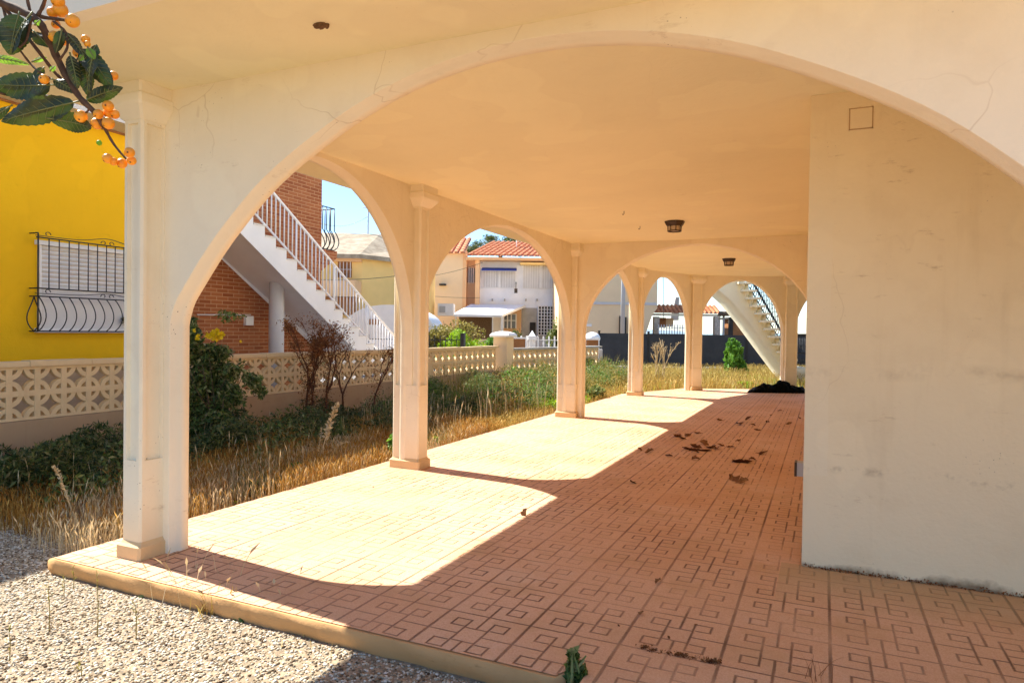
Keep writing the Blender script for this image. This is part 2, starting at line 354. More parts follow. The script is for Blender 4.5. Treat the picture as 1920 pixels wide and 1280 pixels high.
# ---------------------------------------------------------------- porch platform
H = 2.63
P1 = (-3.5, 2.68); P4 = (-3.55, 14.05); P5 = (-2.74, 16.06); P6 = (-.74, 17.03); P7 = (1.35, 17.9)
plat = [(-3.9, 2.41), (-.9, 2.41), (-.86, 2.50), (-.80, 2.46), (-.80, -1.5), (9, -1.5), (9, 18.6), (1.4, 18.35), (-.95, 17.5), (-3.05, 16.45), (-3.9, 14.2)]
m = MB(); fine_ = []
for i in range(len(plat)):
    a, b = np.array(plat[i]), np.array(plat[(i+1) % len(plat)]); L_ = np.linalg.norm(b-a); k_ = max(1, int(L_/.06)) if i in (0, 1, 2, 3, 10) else 1
    for j in range(k_): fine_.append(tuple(a+(b-a)*j/k_))
nf = len(fine_); rings = []; cxy = np.array((0, 8.))
for z_, inn in ((0, .0), (-.008, -.006), (-.03, -.009), (-.06, -.004), (-.085, .006), (-.16, .015)):
    for i, (x, y) in enumerate(fine_):
        e = inn+(.006*math.sin(i*.9+z_*30)*math.sin(i*.37)+random.uniform(-.0025, .0025) if z_ < -.001 else 0)
        if x < .5 and y < 3.2: 
            dx2 = e if x < -3.8 else (-e if x > -.87 else 0); dy2 = e if y < 2.45 and x < -.85 else 0; rings.append((x+dx2, y+dy2, z_))
        else: rings.append((x+(e if x < -3.8 else 0), y, z_))
m.add(rings, [(j*nf+i, j*nf+(i+1) % nf, (j+1)*nf+(i+1) % nf, (j+1)*nf+i) for j in range(5) for i in range(nf)], True); m.add(rings[:nf], [tuple(range(nf))])
slab = m.build('porch_slab', M['slabedge']); tag(slab, kind='structure')
o = sheet('porch_floor', [(x+(.012 if x < -1 else 0), y+(.012 if y < 3 else -.012)) for x, y in plat], .004, M['tiles'])

# ---------------------------------------------------------------- the arcaded house
house = empty('arcaded_house', (0, 5, 0), 'cream plastered house with a tiled porch open through wide arches', 'house')
_prof = [(1, 0), (.985, .10), (.942, .19), (.867, .345), (.792, .468), (.704, .60), (.60, .71), (.485, .81), (.413, .868), (.311, .925), (.214, .965), (.122, .988), (0, 1)]
def prof_front(u):
    a = abs(u); xs_ = [p[0] for p in _prof][::-1]; ys_ = [p[1] for p in _prof][::-1]; return float(np.interp(a, xs_, ys_))
def prof_ell(u): return max(0., 1-abs(u)**1.95)**(1/1.95)
def arch_wall(name, A, B, th, ops, mat, zt=H+.01, zb=0.):
    """wall from A to B (its near face line), thickness th to the left of A->B; ops: (s0,s1,zs,za,prof)"""
    A = np.array(A, float); B = np.array(B, float); L = np.linalg.norm(B-A); t = (B-A)/L; nn = np.array([-t[1], t[0]])
    m = MB(); P = lambda s, d, z: (A[0]+t[0]*s+nn[0]*d, A[1]+t[1]*s+nn[1]*d, z)
    cur = 0.; ops = sorted(ops)
    def solid(s0, s1):
        if s1-s0 < 1e-4: return
        m.add([P(s0, 0, zb), P(s1, 0, zb), P(s1, 0, zt), P(s0, 0, zt), P(s0, th, zb), P(s1, th, zb), P(s1, th, zt), P(s0, th, zt)],
              [(0, 1, 2, 3), (7, 6, 5, 4), (0, 3, 7, 4), (1, 5, 6, 2), (3, 2, 6, 7)])
    for s0, s1, zs, za, pf in ops:
        solid(cur, s0); cur = s1; c = (s0+s1)/2; a = (s1-s0)/2; K = 72
        ss = [c-a*math.cos(math.pi*i/K) for i in range(K+1)]
        z = [zs+(za-zs)*pf((s-c)/a) for s in ss]
        # smooth the traced profile a little
        for _ in range(3): z = [z[0]]+[(z[i-1]+2*z[i]+z[i+1])/4 for i in range(1, K)]+[z[-1]]
        pts = [(ss[0], zb)]+list(zip(ss, z))+[(ss[-1], zb)]
        # inward normals for the stepped reveal
        nrm = []
        for i in range(len(pts)):
            p, q = pts[max(i-1, 0)], pts[min(i+1, len(pts)-1)]; dx, dz = q[0]-p[0], q[1]-p[1]; l = math.hypot(dx, dz)+1e-9
            nrm.append((dz/l, -dx/l))
        cs = [(0, 0), (.004, .004), (th*.46, .004), (th*.52, .017), (th-.004, .017), (th, .013)]
        V = []
        for d, off in cs:
            for (s, zz), (ns, nz) in zip(pts, nrm): V.append(P(s+ns*off, d, max(zb, zz+nz*off)))
        n_ = len(pts)
        m.add(V, [(j*n_+i, j*n_+i+1, (j+1)*n_+i+1, (j+1)*n_+i) for j in range(len(cs)-1) for i in range(n_-1)], True)
        for d, off in ((0, 0), (th, .013)):
            pp = [(s+ns*off, zz+nz*off) for (s, zz), (ns, nz) in zip(pts, nrm)]
            V = []
            for s, zz in pp[1:-1]: V += [P(s, d, max(zz, zb)), P(min(max(s, s0), s1), d, zt)]
            F = [(2*i, 2*i+2, 2*i+3, 2*i+1) for i in range(len(pp)-3)]
            m.add(V, F if d == 0 else [f[::-1] for f in F])
    solid(cur, L)
    return m.build(name, mat, house)
TH = .124
fc, fa = -1.19, 2.195
arch_wall('front_arch_wall', (-3.60, 2.749), (6.2, 2.749), TH, [(fc-fa+3.6, fc+fa+3.6, 1.30, 2.572, prof_front), (1.35+3.6, 5.7+3.6, 1.30, 2.572, prof_front)], M['plaster'])  # second opening, out of view, added to let light in from the front
arch_wall('arcade_wall', (-3.493, 2.874), (-3.493, 13.99), TH, [(.03, 5.445-2.874, 1.30, 2.595, prof_ell), (5.62-2.874, 9.84-2.874, 1.28, 2.575, prof_ell), (10.02-2.874, 13.96-2.874, 1.28, 2.57, prof_ell)], M['plaster'])
arch_wall('cross_arch_wall', (-3.43, 9.93), (-.02, 9.93), TH, [(.09, 3.345, 1.30, 2.575, prof_ell)], M['plaster'])
def bay(A, B, name, s=.13):
    L = math.hypot(B[0]-A[0], B[1]-A[1]); arch_wall(name, A, B, .12, [(s, L-s, 1.25, 2.55, prof_ell)], M['plaster'])
bay(P4, P5, 'bay_arch_wall'); bay(P5, P6, 'bay_arch_wall'); bay(P6, P7, 'bay_arch_wall')

def column(cx, cy, wx, wy, rot=0., zp=.6, name='column'):
    """panelled square column centred on cx,cy with plinth and flared capital"""
    c, s = math.cos(rot), math.sin(rot)
    X = lambda x, y, z: (cx+x*c-y*s, cy+x*s+y*c, z)
    hx, hy, b = wx/2, wy/2, .012
    plain = [(-hx+b, -hy), (hx-b, -hy), (hx, -hy+b), (hx, hy-b), (hx-b, hy), (-hx+b, hy), (-hx, hy-b), (-hx, -hy+b)]
    def panel():
        g, q = .032, .022; P = []
        def side(L, f):   # L half length; points along one side with a recess
            return [f(-L+b, 0), f(-L+g, 0), f(-L+g+.004, -q), (f(L-g-.004, -q)), f(L-g, 0), f(L-b, 0)]
        P += side(hx, lambda t, d: (t, -hy-d)); P += side(hy, lambda t, d: (hx+d, t))
        P += side(hx, lambda t, d: (-t, hy+d)); P += side(hy, lambda t, d: (-hx-d, -t)); return P
    m = MB(); m.prism(plain, .06, zp, lambda p, h: X(p[0], p[1], h)); m.prism(panel(), zp, 2.42, lambda p, h: X(p[0], p[1], h))
    m.prism(plain, 2.42, 2.46, lambda p, h: X(p[0], p[1], h))
    col = m.build(name, M['colp'], house, loc=(cx, cy, 0))
    m = MB(); rings = []
    for z, e in ((2.44, .004), (2.455, .018), (2.50, .055), (2.515, .062), (2.56, .062), (2.57, .05), (2.64, .05)):
        rings += [X(math.copysign(abs(x)+e, x), math.copysign(abs(y)+e, y), z) for x, y in plain]
    m.add(rings, [(j*8+i, j*8+(i+1) % 8, (j+1)*8+(i+1) % 8, (j+1)*8+i) for j in range(6) for i in range(8)]+[tuple(range(8))[::-1]])
    m.build('capital', M['trim'], col)
    m = MB(); rings = []
    for z, e in ((0, .022), (.075, .022), (.088, .008), (.10, .001)):
        rings += [X(math.copysign(abs(x)+e, x), math.copysign(abs(y)+e, y), z) for x, y in plain]
    m.add(rings, [(j*8+i, j*8+(i+1) % 8, (j+1)*8+(i+1) % 8, (j+1)*8+i) for j in range(3) for i in range(8)]+[tuple(range(24, 32))])
    m.build('plinth', M['plinth'], col)
    return col
column(-3.505, 2.690, .150, .172, zp=.55)
column(-3.555, 5.522, .288, .172, zp=.78)
column(-3.555, 9.915, .30, .175, zp=.5)
column(-3.555, 14.04, .28, .17, zp=.5)
a56 = math.atan2(P6[1]-P5[1], P6[0]-P5[0])
column(-2.72, 16.12, .26, .26, .75, zp=.5); column(-.74, 17.10, .28, .28, a56, zp=.55); column(1.35, 17.95, .26, .26, a56, zp=.5)

# roof slab over porch with the drip trim around its edge
roofp = [(-4.11, 1.98), (10, 1.98), (10, 19.3), (1.3, 18.9), (-1.15, 18.15), (-3.45, 16.9), (-4.11, 14.6)]
m = MB(); m.prism(roofp, H, H+.3, lambda p, h: (p[0], p[1], h)); m.build('ceiling_slab', M['ceiling'], house)
m = MB(); tp = .05; rn = len(roofp); cen = np.mean(roofp, axis=0)
for i in range(rn):
    a, b = np.array(roofp[i]), np.array(roofp[(i+1) % rn]); d = (b-a)/np.linalg.norm(b-a); nrm_ = np.array([d[1], -d[0]])
    e0, e1 = a-d*tp, b+d*tp
    V = [(*(q+nrm_*o_), z) for o_, z in ((.0, H-.0), (.055, H+.012), (.055, H+.20), (0, H+.2)) for q in (e0, e1)]
    m.add(V, [(0, 1, 3, 2), (2, 3, 5, 4), (4, 5, 7, 6)])
m.build('eave_trim', M['trim'], house)
# enclosed block of the ground floor
m = MB(); m.box((-.0934, 4.184, 0), (8.5, 15.2, H+.02)); blk = m.build('side_wall', M['wallr'], house)
m = MB(); x0, x1, z0, z1, y = .100, .218, 2.418, 2.536, 4.184
m.box((x0+.006, y-.006, z0+.006), (x1-.006, y, z1-.006))
cov = m.build('cover_plate', M['wallr'], blk)
m = MB()
for a, b in (((x0, z0), (x1, z0+.006)), ((x0, z1-.006), (x1, z1)), ((x0, z0), (x0+.006, z1)), ((x1-.006, z0), (x1, z1))): m.box((a[0], y-.003, a[1]), (b[0], y+.001, b[1]))
m.build('cover_rim', flat('cover_gap_line', (.50, .34, .18)), blk)
# upper storey, set back from the porch roof
m = MB(); m.box((-1.2, 5.2, H+.3), (8.5, 15.2, H+3.1)); m.build('upper_storey', M['plaster'], house)

# outlet box low on the side of the wall
sb = empty('outlet_box', (-.13, 5.4, .5), 'small grey outlet box low on the cream wall corner beside the tiles', 'outlet')
q = W(1495, 912, 0, -.12)
yb = 4.95
m = MB(); m.box((-.150, yb, .36), (-.0936, yb+.09, .45)); m.build('box_body', M['greypaint'], sb)
m = MB(); m.box((-.166, yb-.003, .358), (-.1505, yb+.093, .452)); m.build('cover', M['bronze'], sb)

q = W(600, 46, 2, H)
mn = empty('mud_nest', tuple(q), 'small brown broken mud nest stuck under the front eave ceiling', 'nest'); m = MB()
m.ball(q-np.array((0, 0, .004)), (.035, .022, .014), 12, 8, lambda d: 1+.35*math.sin(d[0]*9+d[1]*7)*math.sin(d[2]*8+3)); m.ball(q+np.array((.03, .01, -.002)), (.012, .01, .02), 8, 6)
m.build('mud_lump', flat('dried_mud', (.16, .09, .045), .95, .4, 60), mn)
for i_, (px_, py_) in enumerate(((1170, 396), (1200, 424))):
    q = W(px_, py_, 2, H); hk = empty('ceiling_hook', tuple(q), ['small dark hook on the porch ceiling, left of the nearer lantern', 'second tiny hook on the ceiling just nearer the first lantern'][i_], 'hook'); m = MB()
    m.tube([q, q-np.array((0, 0, .03)), q-np.array((.01, 0, .04)), q-np.array((.02, 0, .03))], .004, 5); m.build('wire_hook', M['bronze'], hk)
# ceiling lanterns
def lamp(loc, label):
    x, y, z = loc; t = empty('ceiling_lamp', loc, label, 'lamp', 'lantern lamps on the porch ceiling')
    m = MB(); sq = lambda r: [(r*math.cos(math.pi*(k+.5)/4), r*math.sin(math.pi*(k+.5)/4)) for k in range(8)]
    rings = []
    for r, h in ((.135, 0), (.135, -.012), (.125, -.03), (.112, -.052), (.09, -.058)): rings += [(x+a, y+b, z+h) for a, b in sq(r*.88)]
    m.add(rings, [(j*8+i, j*8+(i+1) % 8, (j+1)*8+(i+1) % 8, (j+1)*8+i) for j in range(4) for i in range(8)]+[tuple(range(32, 40))]); m.build('base', M['bronze'], t)
    m = MB(); m.prism(sq(.072), z-.058, z-.112, lambda p, h: (x+p[0], y+p[1], h)); m.build('glass_shade', M['glass'], t)
    m = MB()
    pts = sq(.078)
    for a, b in pts: m.tube([(x+a*1.05, y+b*1.05, z-.055), (x+a, y+b, z-.118)], .006, 4)
    for i in range(8): m.tube([(x+pts[i][0], y+pts[i][1], z-.118), (x+pts[(i+1) % 8][0], y+pts[(i+1) % 8][1], z-.118)], .008, 4)
    m.build('cage', M['bronze'], t)
lamp((-1.646, 8.25, H), 'nearer dark lantern fixed to the porch ceiling before the cross arch')
lamp((-1.559, 12.65, H), 'farther dark lantern on the porch ceiling seen through the cross arch')

# ---------------------------------------------------------------- breeze block garden wall
wall = empty('breeze_block_wall', (-6.8, 8, GZ), 'cream patterned breeze block garden wall on a brown plinth along the side', 'wall')
FX = -6.8
m = MB(); m.box((FX-.10, 1.0, GZ-.05), (FX+.03, 14.2, .40)); m.build('wall_base', M['plinthc'], wall)
m = MB()
for i, y in enumerate(np.arange(1.0, 14.2, .6)):
    m.box((FX-.12, y+.003, .905), (FX+.02, min(y+.597, 14.2), .956+random.uniform(-.003, .004)))
m.build('coping', M['block'], wall)
def block_geom(m, y, z, s=.25, dx=.07, org=None, det=6):
    M_ = (lambda a: org(a)) if org else None
    F = lambda a, b: m.box(a, b, M_)
    w = .027
    F((FX-dx, y, z), (FX, y+w, z+s)); F((FX-dx, y+s-w, z), (FX, y+s, z+s)); F((FX-dx, y+w, z), (FX, y+s-w, z+w)); F((FX-dx, y+w, z+s-w), (FX, y+s-w, z+s))
    R1, R0 = .125, .082
    for cy, cz, a0 in ((y, z, 0), (y+s, z, 90), (y+s, z+s, 180), (y, z+s, 270)):
        V = []
        for i in range(det+1):
            a = math.radians(a0+90*i/det)
            for R in (R0, R1):
                for x in (FX-dx+.006, FX-.006): V.append((x, cy+R*math.cos(a), cz+R*math.sin(a)))
        if M_: V = M_(np.array(V))
        m.add(V, [(4*i+p, 4*i+q, 4*i+4+q, 4*i+4+p) for i in range(det) for p, q in ((0, 2), (2, 3), (3, 1), (1, 0))])
m = MB()
for r in range(2):
    for c in range(52):
        y = 3.83-.25*11+.25*c
        if y < 1.0 or y+.25 > 14.2: continue
        if r == 0 and c == 40: m.box((FX-.06, y, .404), (FX-.005, y+.25, .654)); continue
        block_geom(m, y, .404+.25*r, det=6 if y < 9 else 3)
m.build('block_panel', M['block'], wall)
pil = empty('gate_pillar', (-6.75, 14.45, GZ), 'pale rendered pillar with rounded cap at the far end of the breeze block wall', 'pillar')
m = MB(); m.box((-6.95, 14.26, GZ), (-6.60, 14.62, 1.16)); m.build('shaft', M['beigeb'], pil)
m = MB()
rr = []
for e, z in ((.06, 1.16), (.07, 1.20), (.03, 1.25), (-.10, 1.29)): rr += [(-6.95-e, 14.26-e, z), (-6.60+e, 14.26-e, z), (-6.60+e, 14.62+e, z), (-6.95-e, 14.62+e, z)]
m.add(rr, [(j*4+i, j*4+(i+1) % 4, (j+1)*4+(i+1) % 4, (j+1)*4+i) for j in range(3) for i in range(4)]+[(12, 13, 14, 15), (3, 2, 1, 0)]); m.build('cap', M['white'], pil)
# the lower street wall running on behind the weeds
sw = empty('street_wall', (-6.4, 17, GZ), 'low cream block wall behind the weeds between pillar and dark screens', 'wall')
A_, B_ = np.array((-6.70, 14.7)), np.array((-6.0, 19.6)); t_ = (B_-A_)/np.linalg.norm(B_-A_)
def on_sw(v):
    v = np.asarray(v); out = v.copy(); s = v[:, 1]; d = v[:, 0]-FX
    out[:, 0] = A_[0]+t_[0]*s+t_[1]*d; out[:, 1] = A_[1]+t_[1]*s-t_[0]*d; return out
m = MB(); L_ = float(np.linalg.norm(B_-A_)); m.box((FX-.1, 0, GZ), (FX+.03, L_, .35), on_sw); m.build('wall_base', M['plinthc'], sw)
m = MB(); m.box((FX-.11, 0, .85), (FX+.03, L_, .90), on_sw); m.build('coping', M['concrete'], sw)
m = MB()
for c in range(int(L_/.25)):
    for r in range(2): block_geom(m, .25*c, .35+.25*r, org=on_sw, det=3)
m.build('block_panel', M['block'], sw)

# ---------------------------------------------------------------- mustard house on the left
yh = empty('mustard_house', (-8.2, 3, GZ), 'mustard yellow house with a bellied iron window grille behind the block wall', 'house')
YX = -8.2
m = MB(); m.box((-14, -6, GZ), (YX, 6.75, 3.75)); yw = m.build('wall', M['yellow'], yh)
m = MB(); m.box((YX, -6, GZ), (YX+.02, 6.75, .86)); m.build('base_shade_band', M['plinthc'], yh)  # brown band on the wall foot: shade behind the blocks put into colour
m = MB(); m.box((-14, -6, 3.753), (YX+.42, 7.0, 4.32)); m.build('eave', M['lilac'], yh)
m = MB(); m.box((-14, -6, 3.725), (YX+.02, 6.8, 3.752)); m.build('cornice', M['wood'], yh)
wy0, wy1, wz0, wz1 = 4.93, 6.55, 1.26, 2.21
m = MB(); m.box((YX, wy0-.05, wz1), (YX+.07, wy1+.05, wz1+.05)); m.box((YX, wy0-.05, wz0-.05), (YX+.05, wy1+.05, wz0)); m.box((YX, wy0-.02, wz0), (YX+.05, wy0, wz1)); m.box((YX, wy1, wz0), (YX+.05, wy1+.02, wz1))
wf = m.build('window', M['white'], yh)
m = MB()
for i in range(9):
    z = wz1-.052*(i+1); m.add([(YX+.02, wy0, z+.002), (YX+.02, wy1, z+.002), (YX+.034, wy1, z+.026), (YX+.034, wy0, z+.026), (YX+.02, wy1, z+.05), (YX+.02, wy0, z+.05)], [(0, 1, 2, 3), (3, 2, 4, 5)])
m.box((YX+.005, wy0, wz0), (YX+.03, wy1, wz1-.47)); m.box((YX+.031, wy0, wz1-.50), (YX+.04, wy1, wz1-.46)); m.build('shutter', M['shutter'], wf)
gr = MB(); X0 = YX+.15
gy0, gy1, gz0, gzm1, gzm0, gz1 = 4.83, 6.55, 1.225, 1.62, 1.71, 2.33
def belly(t): return .17*math.sin(math.pi*t)**.8*(1-.35*(1-t)) if 0 < t < 1 else 0
for i in range(16):
    y = gy0+.005+.1145*i
    if y > gy1: break
    if i: gr.tube([(X0, y, gzm0), (X0, y, gz1-.05)], .0065, 5)
    gr.tube([(X0+belly(1-q_)*1.0, y, gz0+(gzm1-gz0)*q_) for q_ in np.linspace(0, 1, 11)], .0065, 5)
for z in (gz0, gzm1, gzm0, gz1-.05): gr.tube([(X0, gy0-.02, z), (X0, gy1, z)], .008, 5)
for z in (gz0, gzm1, gzm0, gz1): gr.tube([(YX, gy0, z), (X0, gy0, z)], .008, 5)
gr.tube([(X0, gy0, gzm1), (X0, gy0, gz1)], .009, 5)
for sgn in (-1, 1): gr.tube([(X0-.07+sgn*.0, gy0+sgn*.10*math.sin(math.pi*q_)**.9*(1.2-q_), gz0+(gzm1-gz0)*q_) for q_ in np.linspace(0, 1, 11)], .007, 5)
gr.tube([(X0, gy0, gz0), (X0, gy0, gzm1)], .009, 5)
def scroll(y, z, s, sg): gr.tube([(X0, y+sg*s*(1-q_)*math.cos(q_*5), z+s*(1-q_)*math.sin(q_*5)+.0) for q_ in np.linspace(0, .85, 14)], .005, 4)
for zz in (gz1, gzm0-.03):
    hgt = .06 if zz == gz1 else .035
    gr.tube([(X0, gy0-.03+(1.7*q_), zz-.05+hgt*math.exp(-((q_-.5)/.14)**2)+.02) for q_ in np.linspace(0, 1, 28)], .0055, 4)
    for sg in (-1, 1): scroll(gy0+.82+sg*.045, zz-.03, .04, sg)
    scroll(gy0+.10, zz-.01, .04, 1)
gr.build('window_grille', M['iron'], yh)
pl = empty('window_plant', (X0-.03, 6.02, 1.24), 'small leafy plant standing behind the window grille beside the front column', 'plant')

# ---------------------------------------------------------------- brick house with its outside staircase
bh = empty('brick_house', (-9.7, 9, GZ), 'red brick house with a white outside staircase and railing', 'house')
BX = -9.7
m = MB(); m.box((-16, 7.1, GZ), (BX, 11.56, 5.75)); m.build('wall', M['brick'], bh)
m = MB(); m.box((-16, 7.0, 5.753), (BX+.15, 11.7, 6.0)); m.build('eave', M['lilac'], bh)
m = MB(); m.box((-10.9, 11.562, 2.84), (-9.72, 12.1, 2.98)); m.add([(-9.72,11.562,2.84),(-9.72,12.1,2.84),(-9.72,11.562,2.5),(-10.9,11.562,2.84),(-10.9,12.1,2.84),(-10.9,11.562,2.5)], [(0,1,2),(3,5,4),(1,4,5,2)]); m.build('balcony', M['brick'], bh)
m = MB()
for i in range(9):
    x = -9.76-.13*i; m.tube([(x, 12.05+belly(1-q_)*1.1, 3.0+.42*q_) for q_ in np.linspace(0, 1, 8)]+[(x, 12.05, 3.9)], .011, 4)
for i in range(1, 4): m.tube([(-9.76+belly(1-q_)*.8, 12.05-.13*i, 3.0+.42*q_) for q_ in np.linspace(0, 1, 8)]+[(-9.76, 12.05-.13*i, 3.9)], .011, 4)
m.tube([(-9.76, 11.6, 3.9), (-9.76, 12.05, 3.9), (-10.9, 12.05, 3.9)], .014, 4); m.tube([(-9.76, 11.6, 3.0), (-9.76, 12.05, 3.0), (-10.9, 12.05, 3.0)], .014, 4)
m.build('balcony_railing', M['iron'], bh)
# stair: z of tread line at Y
sx0, sx1 = -9.69, -8.70; rise, run = .170, .262
ya, za = 8.66, 3.02
n0, n1 = -4, 16
prof = []
for i in range(n0, n1):
    y = ya+run*i; z = za-rise*i; prof += [(y, z), (y+run, z)]
yl, zl = prof[-1]
bot = [(yl, GZ), (yl-.35, GZ)]
y_up, z_up = prof[0]
sl = rise/run
low = (y_up, z_up-.36)
poly = prof+[(yl, max(GZ, zl-.2)), (yl-.30, max(GZ, zl-.2)+.02)]+[low]
m = MB(); nn_ = len(poly)
V = [(sx1, y, z) for y, z in poly]+[(sx0, y, z) for y, z in poly]
m.add(V, [(i, (i+1) % nn_, nn_+(i+1) % nn_, nn_+i) for i in range(nn_)])
# side faces as quads per step (keeps the concave outline clean)
for X_, fl in ((sx1, False), (sx0, True)):
    for i in range(n0, n1):
        y = ya+run*i; z = za-rise*i
        zb0 = max(GZ, low[1]-sl*(y-low[0])); zb1 = max(GZ, low[1]-sl*(y+run-low[0]))
        q_ = (0, 1, 2, 3) if not fl else (3, 2, 1, 0); m.add([(X_, y, zb0), (X_, y+run, zb1), (X_, y+run, z), (X_, y, z)], [q_])
st = m.build('staircase', M['whitew'], bh)
m = MB()
for i in range(n0, n1): m.box((sx0, ya+run*i-.0, za-rise*i), (sx1+.02, ya+run*i+run+.025, za-rise*i+.022))
m.build('treads', M['shutter'], st)
m = MB()
for i in range(n0, n1-1):
    y = ya+run*i+run; z = za-rise*i; m.box((sx0+.01, y+.001, z-rise+.024), (sx1-.08, y+.006, z-.002))
m.build('risers', M['brick'], st)
m = MB(); rt_ = lambda y: 3.713-.665*(y-9.017)
m.tube([(sx1-.03, y, rt_(y)) for y in (7.7, 12.95)], .027, 6); m.tube([(sx1-.03, y, rt_(y)-.70) for y in (7.7, 12.7)], .02, 5)
for y in np.arange(7.75, 12.9, .104): m.tube([(sx1-.03, y, rt_(y)-(.70 if y < 12.7 else .85)), (sx1-.03, y, rt_(y))], .0125, 5)
for y in (8.62, 9.72, 10.80, 11.85, 12.9): m.tube([(sx1-.03, y, rt_(y)-.98), (sx1-.03, y, rt_(y))], .02, 5)
m.build('stair_railing', M['railw'], bh)
m = MB(); m.tube([(-9.15, 9.69, GZ), (-9.15, 9.69, 2.24)], .135, 20); m.build('column', M['lilac'], bh)
q0, q1 = W(370, 590, 0, BX+.02), W(470, 590, 0, BX+.02)
m = MB(); m.tube([q0, q1], .012, 5); a_, b_ = W(457, 592, 0, BX), W(471, 610, 0, BX); m.box((BX, a_[1], b_[2]), (BX+.06, b_[1], a_[2])); m.build('conduit_box', M['white'], bh)

# ---------------------------------------------------------------- buildings seen in the frame that faces the camera
def L(px, py, zc):
    hy = 620.6+.0126*(px-960); return (px-960)/FPX*zc, CAMH+(hy-py)/FPX*zc
def yawM(v):
    v = np.asarray(v, float).copy(); x = v[:, 0]*math.cos(YAW)-v[:, 1]*math.sin(YAW); y = v[:, 0]*math.sin(YAW)+v[:, 1]*math.cos(YAW); v[:, 0] = x; v[:, 1] = y; return v
def root_at(name, px, zc, label, cat, group=None):
    x, _ = L(px, 600, zc); X, Y = yawp(x, zc); return empty(name, (X, Y, GZ), label, cat, group)
def pbox(m, x0, y0, x1, y1, zc, depth=.1):
    """box whose camera-side face covers pixels x0..x1, y0..y1 at distance zc, going back by depth"""
    a, zt_ = L(x0, y0, zc); b, zb_ = L(x1, y1, zc); m.box((a, zc, zb_), (b, zc+depth, zt_)); return m
def yb_(m, name, mat, root): return m.build(name, mat, root, M=yawM)
def rooftiles(m, x0, x1, ya_, za_, yb2, zb2, w=.24, shear=0.):
    """barrel tile roof from eave (ya_,za_) up to ridge (yb2,zb2) in the yawed frame"""
    n = max(2, int((x1-x0)/w)); rows = 7
    for i in range(n):
        xc = x0+(i+.5)*(x1-x0)/n
        for r in range(rows):
            t0, t1 = r/rows, (r+1)/rows+.01; V = []
            for t, lift in ((t0, .035), (t1, 0)):
                for k_ in range(5):
                    a = math.pi*k_/4; V.append((xc+shear*t+math.cos(a)*w*.36, ya_+(yb2-ya_)*t, za_+(zb2-za_)*t+lift+math.sin(a)*w*.32))
            m.add(V, [(k_, k_+1, 6+k_, 5+k_) for k_ in range(4)]+[(0, 1, 2, 3, 4)], False)
    m.add([(x0, ya_, za_), (x1, ya_, za_), (x1+shear, yb2, zb2), (x0+shear, yb2, zb2)], [(0, 1, 2, 3)])

# pale yellow house with weathered roof
Z = 26
h2 = root_at('pale_yellow_house', 680, Z, 'pale yellow house with a weathered tile roof beyond the brick house', 'house')
xa, zt2 = L(600, 470, Z); xc, _ = L(677, 470, Z); xb, _ = L(760, 480, Z); _, ze = L(677, 478, Z)
m = MB()
xb -= 2.8; poly = [(xa-3, Z), (xc, Z), (xb+3, Z+1.2), (xb+3, Z+8), (xa-3, Z+8)]
m.prism(poly, GZ, ze, lambda p, h: (p[0], p[1], h)); yb_(m, 'wall', M['yellow2'], h2)
m = MB(); _, zr = L(660, 437, Z+3); e = .35
V = [(xa-3, Z-e, ze-.02), (xc, Z-e, ze-.02), (xb+3.2, Z+1.2-e, ze-.12), (xa, Z+3.2, zr), (xc, Z+3.4, zr), (xb+3.2, Z+4.6, zr-.45), (xa-3, Z+3.2, zr)]
m.add(V, [(0, 1, 4, 3), (0, 3, 6), (1, 2, 5, 4)]); m.add([(v[0], v[1], v[2]-.16) for v in V], [(0, 3, 4, 1), (1, 4, 5, 2)]); 
m.add([V[0], V[1], V[2]]+[(v[0], v[1], v[2]-.16) for v in V[:3]], [(0, 3, 4, 1), (1, 4, 5, 2)])
yb_(m, 'roof', M['greyroof'], h2)
m = MB(); pbox(m, 600, 480, 676, 491, Z-.18, .19); yb_(m, 'cornice', M['orangep'], h2)
for x0, y0, x1, y1 in ((632, 490, 658, 521), (733, 494, 743, 514), (733, 566, 743, 577)):
    m = MB(); zz = Z-.02 if x0 < 677 else Z+.93
    pbox(m, x0, y0, x1, y1, zz, .06); w_ = yb_(m, 'window', M['wood'], h2)
    m = MB(); a0 = (x1-x0)/8
    for i in range(1, 8, 2): pbox(m, x0+a0*i, y0, x0+a0*i+1.2, y1, zz-.05, .03)
    pbox(m, x0, (y0+y1)/2-.6, x1, (y0+y1)/2+.6, zz-.05, .03); yb_(m, 'window_bars', M['shutter'], w_)
m = MB(); pbox(m, 600, 524, 664, 556, Z-1.2, 1.1); yb_(m, 'balcony', M['orangep'], h2)
m = MB(); pbox(m, 600, 557, 664, 590, Z-.9, .5); yb_(m, 'lower_storey', M['wood'], h2)
an = root_at('roof_antenna', 688, Z+3.4, 'thin aerial mast on the weathered roof with a cable leading left', 'antenna')
m = MB(); a, z0_ = L(688, 440, Z+3.4); _, z1_ = L(688, 386, Z+3.4); m.tube([(a, Z+3.4, z0_), (a, Z+3.4, z1_)], .03, 5); m.tube([(a-.25, Z+3.4, z1_-.1), (a+.2, Z+3.4, z1_-.1)], .02, 4)
p0 = L(600, 420, Z+3.4); p1 = L(688, 407, Z+3.4); m.tube([(p0[0]+(p1[0]-p0[0])*t, Z+3.4, p0[1]+(p1[1]-p0[1])*t-.25*math.sin(math.pi*t)) for t in np.linspace(0, 1, 8)], .015, 4); yb_(m, 'mast', M['greypaint'], an)
an = root_at('roof_antenna', 966, 41, 'white television aerial on the terracotta roof before the pine', 'antenna')
m = MB(); a, z0_ = L(966, 470, 41); _, z1_ = L(966, 436, 41); m.tube([(a, 41, z0_), (a, 41, z1_)], .035, 5)
